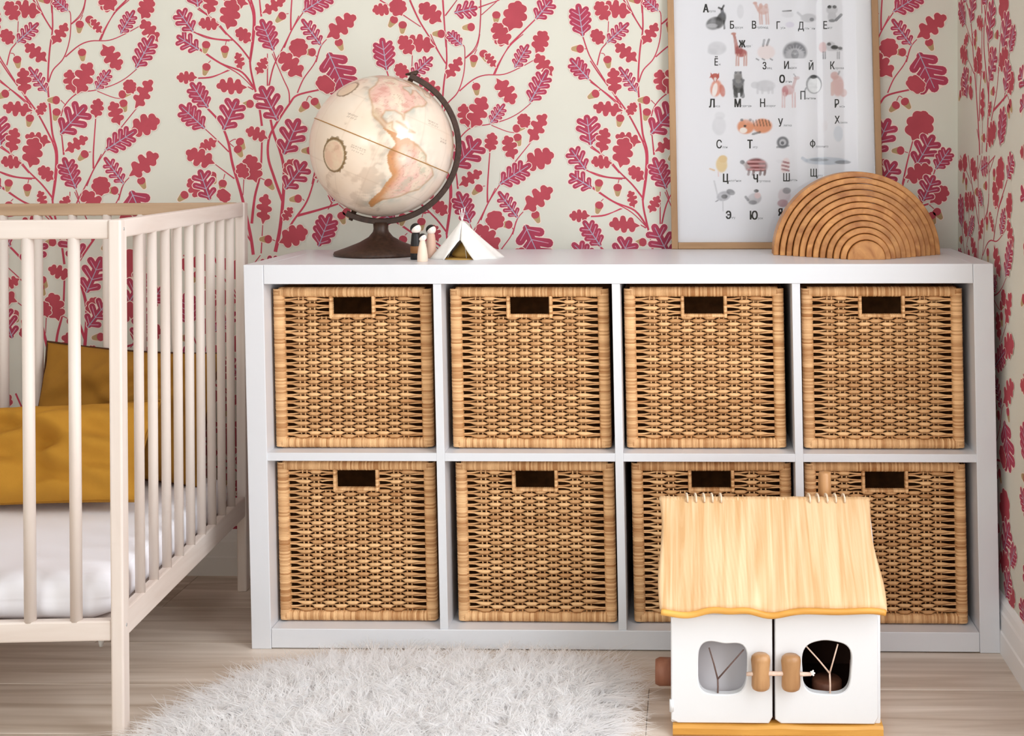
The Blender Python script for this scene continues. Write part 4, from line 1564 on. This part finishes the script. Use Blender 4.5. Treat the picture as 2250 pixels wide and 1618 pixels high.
def ball_cap(name, c, r, mat, parent, tilt=(0, 0, 1), cut=.0, seg=24):
    """cap of painted hair over a head: the part of a sphere above a slanted plane"""
    v, f = [], []
    t = np.asarray(tilt, float)
    t /= np.linalg.norm(t)
    a = np.cross(t, (0, 1, .1))
    a /= np.linalg.norm(a)
    b_ = np.cross(t, a)
    n = 9
    for i in range(n + 1):
        th = (math.acos(cut)) * i / n
        for k in range(seg):
            q = 2 * PI * k / seg
            v.append(np.asarray(c) + r * (math.cos(th) * t + math.sin(th) * (math.cos(q) * a + math.sin(q) * b_)))
    for i in range(n):
        for k in range(seg):
            l = (k + 1) % seg
            f.append((i * seg + k, i * seg + l, (i + 1) * seg + l, (i + 1) * seg + k))
    return obj(name, mesh(name, v, f), mat, parent, True)


def peg(loc, h, rb, rn, rh, bodymat, label, band=None):
    root = thing('peg_doll', loc, label, 'doll', 'family of wooden peg dolls')
    hc = h - rh
    hb = hc - rh * .75
    body = lathe('body', [(0, 0), (rb * .94, 0), (rb, .0012), (rb, hb * .25), (rb * .5 + rn * .5 + .0004, hb * .62), (rn, hb * .92), (rn * .82, hb)], loc, bodymat, root, 28)
    head = lathe('head', [(0, -rh)] + [(rh * math.cos(a), rh * math.sin(a)) for a in np.linspace(-1.45, 1.45, 16)] + [(0, rh)], (loc[0], loc[1], loc[2] + hc), M_FACE, root, 28)
    hd = np.array((loc[0], loc[1], loc[2] + hc))
    ball_cap('hair', hd, rh * 1.05, M_BLACK, root, (-.62, .30, .72), .02)
    for sg in (-1, 1):
        e = hd + rh * .99 * np.array((.2 + sg * .3, -.93, .02)) / np.linalg.norm((.2 + sg * .3, -.93, .02))
        lathe('eye', [(0, -.0006), (.0006, 0), (0, .0006)], e, M_BLACK, root, 8)
    if band:
        lathe('painted_coat', [(rb * 1.01, band[0] * hb), (rb * 1.02, band[0] * hb + .0002), (rb * 1.02, band[1] * hb - .0002), (rb * 1.01, band[1] * hb)], loc, band[2], root, 28)
    return root


pm, pw, pk = at(914, 570.5, z=KH), at(947.5, 567, z=KH), at(928.5, 575, z=KH)
peg((pm[0], pm[1], KH), .0745, .0112, .0088, .0108, M_BLACK, 'tallest peg doll in a black coat with black hair, next to the globe foot', (.24, .5, M_COATB))
peg((pw[0], pw[1], KH), .0690, .0108, .0080, .0102, M_PINKP, 'peg doll with dusty pink dress and black hair, nearest the white tent')
peg((pk[0], pk[1], KH), .0565, .0106, .0058, .0080, M_PEG, 'smallest peg doll of bare pale wood in front of the two taller ones')

# ---------------------------------------------------------------- toy tent
tc_ = np.array((at(1022, 560, y=.162)[0], .162, KH))
tent = thing('toy_tent', tuple(tc_), 'small white canvas toy tent beside the peg dolls', 'toy tent')
TH, TR = .077, .064
V, F = [], []
nr, na = 14, 46
for i in range(nr + 1):
    t = i / nr
    hf = .42 * (max(0, 1 - t / .5)) ** .62 + .02
    for k in range(na + 1):
        a = -PI / 2 - .06 + hf + (2 * PI - 2 * hf) * k / na
        sq = 1 / max(abs(math.cos((a + PI / 4 + .3) % (PI / 2) - PI / 4)), .72)
        r = (TR * (1 - t) ** 1.05) * (.82 + .16 * sq) * (1 + .05 * math.sin(a * 9 + 3 * t) * (1 - t)) + .0025
        flare = 1 + (.16 * math.exp(-((k / na) / .05) ** 2) + .30 * math.exp(-((1 - k / na) / .05) ** 2)) * (1 - t) * 0
        rx = r * 1.06 + (.009 * max(0, math.cos(a)) * (1 - t))
        V.append((tc_[0] - .006 * t + rx * math.cos(a), tc_[1] + r * .95 * math.sin(a), KH + .0005 + TH * t))
for i in range(nr):
    for k in range(na):
        a = i * (na + 1) + k
        F.append((a, a + 1, a + na + 2, a + na + 1))
cv = obj('canvas', mesh('canvas', V, F), M_CANVAS, tent, True)
sm = cv.modifiers.new('thickness', 'SOLIDIFY')
sm.thickness = .0009
apx = tc_ + np.array((-.006, 0, TH))
for dx, dy in ((-.0065, .002), (.001, -.004), (.006, .003), (-.002, .005)):
    p1 = apx + np.array((dx, dy, .026 + dx * .5))
    p0 = tc_ + np.array((-dx * 5.2 - .002, -dy * 6, .001))
    tube('pole', [p0, apx + np.array((dx * .1, dy * .1, 0)), p1], [.0008, .0009, .0008], M_CANVAS, tent, 6)
lathe('floor_mat', [(0, 0), (.046, 0), (.047, .0006), (.046, .0012), (0, .0012)], (tc_[0], tc_[1] - .012, KH), M_GOLD, tent, 32)
lathe('inner_cushion', [(0, .001), (.026, .001), (.030, .006), (.027, .012), (.010, .030), (0, .033)], (tc_[0], tc_[1] + .012, KH), M_GOLD, tent, 24)

# ---------------------------------------------------------------- toy house
HX0, HX1, HYF, HYB = .8375, 1.1875, -.340, -.10
hx = (HX0 + HX1) / 2
house = thing('toy_house', (hx, (HYF + HYB) / 2, 0), 'white toy house with honey wood roof standing on the floor in front of the shelf', 'toy house')
ZB, ZT = .0185, .209
RZ, RY = .366, -.222


def wavebox(name, lo, hi, mat, parent, amp, nx_=48, bev=.004):
    """board with a softly waved top edge"""
    V, F = [], []
    prof = [(lo[1] + bev, 0), (lo[1], bev), (lo[1], hi[2] - lo[2] - bev), (lo[1] + bev, hi[2] - lo[2]), (hi[1] - bev, hi[2] - lo[2]), (hi[1], hi[2] - lo[2] - bev), (hi[1], 0)]
    for i in range(nx_ + 1):
        x = lo[0] + (hi[0] - lo[0]) * i / nx_
        wv = amp * (math.sin(i / nx_ * 15) + .5 * math.sin(i / nx_ * 26 + 1))
        for y, z in prof:
            V.append((x, y, lo[2] + z + (wv if z > bev * 1.5 else 0)))
    m_ = len(prof)
    for i in range(nx_):
        for j in range(m_):
            l = (j + 1) % m_
            F.append((i * m_ + j, i * m_ + l, (i + 1) * m_ + l, (i + 1) * m_ + j))
    F.append(list(range(m_)))
    F.append([nx_ * m_ + j for j in range(m_)])
    me = mesh(name, V, F)
    bm = bmesh.new()
    bm.from_mesh(me)
    bmesh.ops.recalc_face_normals(bm, faces=bm.faces)
    bm.to_mesh(me)
    bm.free()
    return obj(name, me, mat, parent)


wavebox('base_board', (HX0 + .003, -.352, 0), (HX1 + .003, HYB + .004, .0175), M_HONEY, house, .0008)


def prism_x(name, poly, x0, x1, mat, parent):
    """outline in y,z extruded along x"""
    V = [(x0, y, z) for y, z in poly] + [(x1, y, z) for y, z in poly]
    n = len(poly)
    F = [(i, (i + 1) % n, n + (i + 1) % n, n + i) for i in range(n)] + [list(range(n))[::-1], list(range(n, 2 * n))]
    me = mesh(name, V, F)
    bm = bmesh.new()
    bm.from_mesh(me)
    bmesh.ops.recalc_face_normals(bm, faces=bm.faces)
    bmesh.ops.bevel(bm, geom=bm.edges[:], offset=.0012, segments=2, affect='EDGES')
    bm.to_mesh(me)
    bm.free()
    return obj(name, me, mat, parent)


gable = [(HYF + .001, ZB), (HYF + .001, ZT + .004), (RY, RZ - .022), (HYB, ZT + .004), (HYB, ZB)]
prism_x('side_wall', gable, HX0, HX0 + .011, M_HWHITE, house)
prism_x('side_wall', gable, HX1 - .011, HX1, M_HWHITE, house)
box('back_wall', (HX0 + .0112, HYB - .010, ZB), (HX1 - .0112, HYB, ZT), M_INSIDE, house, .001)
box('inner_floor', (HX0 + .0112, HYF + .012, ZB), (HX1 - .0112, HYB - .0102, ZB + .006), M_INSIDE, house, .001)
box('upper_floor', (HX0 + .0112, HYF + .012, ZT - .010), (HX1 - .0112, HYB - .0102, ZT - .002), M_INSIDE, house, .001)
box('partition', (hx - .005, HYF + .03, ZB + .006), (hx + .005, HYB - .0105, ZT - .0102), M_INSIDE, house, .001)
box('lintel', (HX0 + .0005, HYF - .003, ZT - .0045), (HX1 - .0005, HYF + .0115, ZT + .006), M_HWHITE, house, .002)
# left room: pale board close behind the window, right room: logs in the dark
prism_x('inner_screen', [(HYF + .035, ZB + .0062), (HYF + .075, ZT - .058), (HYF + .078, ZT - .058), (HYF + .040, ZB + .0062)], HX0 + .018, hx - .012, M_INGREY, house)
p = at(1815, 1500, y=-.25)
lathe('inner_stool', [(0, 0), (.024, 0), (.026, .003), (.026, .034), (.022, .038), (0, .038)], (p[0], -.262, ZB + .0062), M_LOGR, house, 24)
lathe('inner_stool', [(0, 0), (.010, 0), (.011, .002), (.011, .062), (.008, .066), (0, .066)], (p[0] + .052, -.250, ZB + .0062), M_LOGR, house, 20)
lathe('inner_lamp', [(0, 0), (.004, .0), (.026, -.012), (.03, -.022), (.028, -.024), (0, -.016)], (p[0] - .006, -.235, ZT - .0104), M_LOGR, house, 24)


def door(name, u0, u1, v0, v1, win, twig, knob, handside):
    a, c = at(u0, v0, y=HYF - .004), at(u1, v1, y=HYF - .004)
    x0, x1, z1, z0 = a[0], c[0], a[2] - .0005, max(c[2], ZB + .0008)
    zc0, xc0 = at(sum(win[:2]) / 2, sum(win[2:]) / 2, y=HYF - .004)[2], at(sum(win[:2]) / 2, sum(win[2:]) / 2, y=HYF - .004)[0]
    wx, wz = (at(win[1], 1470, y=HYF - .004)[0] - at(win[0], 1470, y=HYF - .004)[0]) / 2, (at(1600, win[2], y=HYF - .004)[2] - at(1600, win[3], y=HYF - .004)[2]) / 2
    n = 64
    outer, inner = [], []
    rc = .006
    for i in range(n):
        th = 2 * PI * i / n + .01
        d = np.array((math.cos(th), math.sin(th)))
        ts = []
        if d[0] > 1e-6: ts.append((x1 - xc0) / d[0])
        if d[0] < -1e-6: ts.append((x0 - xc0) / d[0])
        if d[1] > 1e-6: ts.append((z1 - zc0) / d[1])
        if d[1] < -1e-6: ts.append((z0 - zc0) / d[1])
        t = min(ts)
        q = np.array((xc0, zc0)) + d * t
        q[0] = min(max(q[0], x0 + .0), x1)
        for cx_, cz_ in ((x0 + rc, z0 + rc), (x0 + rc, z1 - rc), (x1 - rc, z0 + rc), (x1 - rc, z1 - rc)):
            w_ = q - np.array((cx_, cz_))
            if (w_[0] < 0) == (cx_ < xc0) and (w_[1] < 0) == (cz_ < zc0) and np.linalg.norm(w_) > rc:
                q = np.array((cx_, cz_)) + w_ / np.linalg.norm(w_) * rc
        outer.append(q)
        e = 3.8
        rr = (abs(math.cos(th)) ** e + abs(math.sin(th)) ** e) ** (-1 / e)
        rr *= 1 + .02 * math.sin(3 * th + handside) + (.05 * math.sin(4.2 * (th - .25) + (0 if handside else 1.9)) if math.sin(th) > 0 else .015 * math.sin(4 * th)) * abs(math.sin(th)) - .03 * math.sin(th - .4) ** 8 * (math.sin(th) > 0)
        inner.append((xc0 + wx * rr * math.cos(th) * .98, zc0 + wz * rr * math.sin(th) * .98))
    V, F = [], []
    yf, yb, bv = HYF - .004, HYF + .0105, .0018

    def loop(pts, y, sh):
        o_ = len(V)
        c_ = np.array((xc0, zc0))
        for q in pts:
            q = np.asarray(q, float)
            w_ = q - c_
            q = q + w_ / np.linalg.norm(w_) * sh
            V.append((q[0], y, q[1]))
        return o_

    rings = [loop(outer, yb, 0), loop(outer, yf + bv, 0), loop(outer, yf, -bv), loop(inner, yf, bv), loop(inner, yf + bv, 0), loop(inner, yb, 0)]
    rings.append(rings[0])
    for r0, r1 in zip(rings[:-1], rings[1:]):
        for i in range(n):
            j = (i + 1) % n
            F.append((r0 + i, r0 + j, r1 + j, r1 + i))
    me = mesh(name, V, F)
    bm = bmesh.new()
    bm.from_mesh(me)
    bmesh.ops.recalc_face_normals(bm, faces=bm.faces)
    bm.to_mesh(me)
    bm.free()
    d = obj(name, me, M_HWHITE, house)
    ty = HYF + .003
    P = [at(*q, y=ty) for q in twig]
    M_ = M_TWIGD if handside > 0 else M_TWIG
    v, f = tube_vf([P[0], (P[0] + P[1]) / 2 + np.array((.0004, 0, 0)), P[1]], [.0016, .0015, .0015], 8)
    v2, f2 = tube_vf([P[1], (P[1] + P[2]) / 2 + np.array((.0005, 0, .0005)), P[2]], [.0015, .0013, .0012], 8, False, len(v))
    v3, f3 = tube_vf([P[1], (P[1] + P[3]) / 2, P[3]], [.0015, .0013, .0012], 8, False, len(v) + len(v2))
    obj('twig', mesh('twig', v + v2 + v3, f + f2 + f3), M_, d, True)
    ky = HYF - .004 - .0135
    k0, k1 = at((knob[0] + knob[1]) / 2, knob[3], y=ky), at((knob[0] + knob[1]) / 2, knob[2], y=ky)
    hh = k1[2] - k0[2]
    rr = (at(knob[1], 1480, y=ky)[0] - at(knob[0], 1480, y=ky)[0]) / 2
    lathe('door_knob', [(0, 0), (rr * .62, .0004), (rr * .86, .003), (rr * .95, .008), (rr * .93, hh * .35), (rr * .9, hh * .55), (rr, hh - .010), (rr * .92, hh - .004), (rr * .66, hh - .0004), (0, hh)], k0, M_LOG, d, 26, 1, .8)
    return d


d1 = door('door', 1474, 1697.5, 1348, 1594, (1532, 1642, 1410, 1528), [(1577, 1527), (1577, 1493), (1558, 1424), (1634, 1428)], (1650, 1693, 1437, 1517), 1)
d2 = door('door', 1702.5, 1930, 1347, 1597, (1762, 1871, 1408, 1527), [(1824, 1526), (1823, 1480), (1771, 1420), (1841, 1416)], (1716, 1760, 1439, 1518), 0)
tag(d1, 'left white door with a dark forked twig in its window')
tag(d2, 'right white door with a pale forked twig in its window')
ty = HYF - .019
tube('latch_twig', [at(1640, 1482, y=ty), at(1668, 1480, y=ty - .001), at(1706, 1481, y=ty), at(1738, 1480, y=ty - .001), at(1762, 1482, y=ty + .004), at(1782, 1482, y=ty + .006)],
     [.0032, .0042, .0036, .0042, .0036, .003], M_TWIG, house, 10)
p = at(1784, 1479, y=ty + .006)
v, f = [], []
for k in range(5):
    a = k * 1.3
    v_, f_ = tube_vf([p, p + np.array((.004 * math.cos(a) + .001, -.002, .005 * math.sin(a)))], [.0026, .0012], 6, False, len(v))
    v += v_
    f += f_
obj('latch_knot', mesh('latch_knot', v, f), M_CANVAS, house, True)


# roof leaves: combed, softly waved slabs
def roof_leaf(name, front):
    V, F = [], []
    nu, nv = 150, 26
    t = .010
    sgn = 1 if front else -1
    ye = RY - sgn * .150
    for layer in (0, 1):
        for j in range(nv + 1):
            s = j / nv
            for i in range(nu + 1):
                q = i / nu
                xl = .8155 + .006 * s + .004 * math.sin(s * 6)
                xr_ = 1.184 + .009 * s + .0035 * math.sin(s * 7 + 2)
                x = xl + (xr_ - xl) * q
                wob = q * 9 + .5 * math.sin(s * 4 + q * 7)
                drop = (.0035 * math.sin(wob * 1.4 + 1) + .002 * math.sin(wob * 2.9)) * s * s
                y = RY + (ye - RY) * s
                z = RZ + (.222 - RZ) * s ** 1.04 - drop
                comb = .00045 * math.sin(q * 420 + 9 * math.sin(s * 3 + q * 5) + 5 * math.sin(q * 11)) + .0012 * math.sin(q * 34 + 3 * math.sin(s * 2.6 + q * 9)) * (.3 + .7 * s)
                nrm = np.array((0, -sgn * .72, .69))
                rnd_e = -.0045 * (max(0, (s - .93) / .07) ** 2 + max(0, (.012 - min(q, 1 - q)) / .012) ** 2)
                o_ = (comb + rnd_e) if layer == 0 else -t + min(.004, -rnd_e)
                V.append(np.array((x, y, z)) + nrm * o_)
    N = (nu + 1) * (nv + 1)
    for j in range(nv):
        for i in range(nu):
            a = j * (nu + 1) + i
            F.append((a, a + 1, a + nu + 2, a + nu + 1))
            F.append((N + a, N + a + nu + 1, N + a + nu + 2, N + a + 1))
    for i in range(nu):
        F.append((i, N + i, N + i + 1, i + 1))
        a = nv * (nu + 1) + i
        F.append((a, a + 1, N + a + 1, N + a))
    for j in range(nv):
        a = j * (nu + 1)
        F.append((a, a + nu + 1, N + a + nu + 1, N + a))
        a += nu
        F.append((a, N + a, N + a + nu + 1, a + nu + 1))
    me = mesh(name, V, F)
    bm = bmesh.new()
    bm.from_mesh(me)
    bmesh.ops.recalc_face_normals(bm, faces=bm.faces)
    bm.to_mesh(me)
    bm.free()
    return obj(name, me, M_ROOF, house, True)


rf = roof_leaf('roof_panel', True)
lip = []
for q in np.linspace(.004, .996, 60):
    wob = q * 9 + .5 * math.sin(4 + q * 7)
    lip.append((.8155 + .0049 + q * .3727, RY - .150 + .0015, .222 - .0062 - (.0035 * math.sin(wob * 1.4 + 1) + .002 * math.sin(wob * 2.9))))
tube('eave_lip', lip, .0052, M_HONEY, rf, 10)
roof_leaf('roof_panel', False)
for u in (1509, 1528, 1546, 1564, 1583, 1777, 1796, 1815, 1834, 1853):
    x = at(u, 1086, y=RY)[0]
    pts = []
    for a in np.linspace(-.5, PI + .5, 9):
        pts.append((x + .0015 * math.cos(a), RY - .011 * math.cos(a), RZ - .004 + .0085 * math.sin(a)))
    tube('twine_stitch', pts, .0018, M_TWINE, house, 6)
p = at(1812, 1060, y=RY + .03)
lathe('chimney', [(0, 0), (.0115, 0), (.0118, .03), (.0112, .062), (.0098, .066), (0, .0665)], (p[0], RY + .03, RZ - .030), M_LOG, house, 24)
for u, v, m_, sx_ in ((1452, 1476, M_LOGR, -1), (1937, 1500, M_LOG, 1)):
    x_w = HX0 if sx_ < 0 else HX1
    yk = -.20 if sx_ < 0 else -.26
    zk = at(u, v, y=yk)[2]
    ln = .030 if sx_ < 0 else .010
    vv, ff = tube_vf([(x_w - sx_ * .001, yk, zk), (x_w + sx_ * ln * .75, yk, zk), (x_w + sx_ * ln, yk, zk)], [.024, .0245, .021] if sx_ < 0 else [.010, .010, .008], 18)
    obj('side_knob', mesh('side_knob', vv, ff), m_, house, True)
p = at(1470, 1551, y=HYF - .004)
vv, ff = tube_vf([(HX0 + .001, HYF - .003, p[2] - .010), (HX0 + .001, HYF - .003, p[2] + .010)], .0038, 10)
obj('hinge', mesh('hinge', vv, ff), M_HWHITE, house, True)

# ---------------------------------------------------------------- sheepskin
OUT = np.array([(-.03, -.36), (-.02, -.5), (.1, -.60), (.35, -.63), (.6, -.60), (.73, -.52), (.755, -.40), (.765, -.25), (.745, -.14), (.69, -.085), (.59, -.075), (.41, -.065),
                (.25, -.070), (.15, -.095), (.085, -.14), (.035, -.20), (.0, -.28)])


def smooth_loop(P, n):
    P = np.asarray(P, float)
    m_ = len(P)
    out = []
    for q in np.arange(n) / n * m_:
        i = int(q)
        t = q - i
        p0, p1, p2, p3 = P[(i - 1) % m_], P[i % m_], P[(i + 1) % m_], P[(i + 2) % m_]
        out.append(.5 * (2 * p1 + (p2 - p0) * t + (2 * p0 - 5 * p1 + 4 * p2 - p3) * t * t + (3 * p1 - p0 - 3 * p2 + p3) * t ** 3))
    return np.array(out)


LP = smooth_loop(OUT, 96)
RC = np.array((.38, -.33))
root = thing('sheepskin_rug', (RC[0], RC[1], 0), 'fluffy white sheepskin rug on the floor in front of the shelf', 'rug')
LPs = RC + (LP - RC) * .97
V = [(*p, .001) for p in LPs] + [(*p, .008) for p in LPs] + [(*(RC + (p - RC) * .80), .024) for p in LPs] + [(RC[0], RC[1], .026)]
n = len(LPs)
F = [(i, (i + 1) % n, n + (i + 1) % n, n + i) for i in range(n)] + [(n + i, n + (i + 1) % n, 2 * n + (i + 1) % n, 2 * n + i) for i in range(n)] + \
    [(2 * n + i, 2 * n + (i + 1) % n, 3 * n) for i in range(n)] + [list(range(n))[::-1]]
obj('hide', mesh('hide', V, F), M_WOOL, root, True)
NS = 26000
NT = 2600
ctr = []
while len(ctr) < NT:
    q = rng.uniform(OUT.min(0), OUT.max(0))
    ctr.append(q)
ctr = np.array(ctr)


def inside(P, poly):
    r = np.zeros(len(P), bool)
    for i in range(len(poly)):
        a, c = poly[i - 1], poly[i]
        k_ = ((a[1] > P[:, 1]) != (c[1] > P[:, 1])) & (P[:, 0] < (c[0] - a[0]) * (P[:, 1] - a[1]) / (c[1] - a[1] + 1e-12) + a[0])
        r ^= k_
    return r


pts = rng.uniform(OUT.min(0), OUT.max(0), (NS * 2, 2))
pts = pts[inside(pts, LP)][:NS]
NSr = len(pts)
# strands gather in locks: each leans with its nearest lock
lock = np.empty(NSr, int)
for i in range(0, NSr, 4000):
    d = ((pts[i:i + 4000, None] - ctr[None]) ** 2).sum(-1)
    lock[i:i + 4000] = d.argmin(1)
lean = rng.normal(size=(NT, 2)) * .55
rad = pts - RC
edge = np.min(np.linalg.norm(pts[:, None] - LP[None, ::2], axis=-1), 1)
nearest = LP[np.argmin(np.linalg.norm(pts[:, None] - LP[None], axis=-1), 1)]
outw = nearest - pts
outw /= np.linalg.norm(outw, axis=1)[:, None] + 1e-6
ew = np.clip(1 - edge / .10, 0, 1)[:, None]
dirxy = lean[lock] * (.9 - .4 * ew) + outw * (1.25 * ew + .15) + rng.normal(size=(NSr, 2)) * .22 + (ctr[lock] - pts) * 12
ln = rng.uniform(.038, .062, NSr)[:, None]
rise = (1.0 - .62 * ew[:, 0])[:, None] * rng.uniform(.30, .62, (NSr, 1))
nsg = 4
z0_ = (.006 + .020 * np.clip(edge / .12, 0, 1) ** .6)[:, None]
rows = []
for s in np.arange(nsg + 1) / nsg:
    xy = pts + dirxy * ln * (.25 * s + .55 * s * s) + .003 * np.sin(s * 5 + pts[:, :1] * 300)
    z = z0_ + ln * rise * (1.15 * s - .45 * s * s)
    z = np.maximum(z, .003)
    rows.append(np.c_[xy, z])
side = np.c_[-dirxy[:, 1], dirxy[:, 0], np.zeros(NSr)] + rng.normal(size=(NSr, 3)) * (.25, .25, .12)
side /= np.linalg.norm(side, axis=1)[:, None]
V = []
for s, r in zip(np.arange(nsg + 1) / nsg, rows):
    w_ = .00115 * (1 - s) ** .6 + .00012
    V.append(r - side * w_)
    V.append(r + side * w_)
V = np.stack(V, 1).reshape(-1, 3)
per = 2 * (nsg + 1)
base = np.arange(NSr)[:, None, None] * per
q = np.array([[2 * i, 2 * i + 1, 2 * i + 3, 2 * i + 2] for i in range(nsg)])
F = (base + q[None]).reshape(-1, 4)
me = bpy.data.meshes.new('wool')
me.vertices.add(len(V))
me.vertices.foreach_set('co', V.ravel().astype(np.float32))
me.loops.add(F.size)
me.loops.foreach_set('vertex_index', F.ravel().astype(np.int32))
me.polygons.add(len(F))
me.polygons.foreach_set('loop_start', np.arange(0, F.size, 4, dtype=np.int32))
me.update(calc_edges=True)
wool = obj('wool', me, M_WOOL, root, True)
tag(wool, kind='stuff')
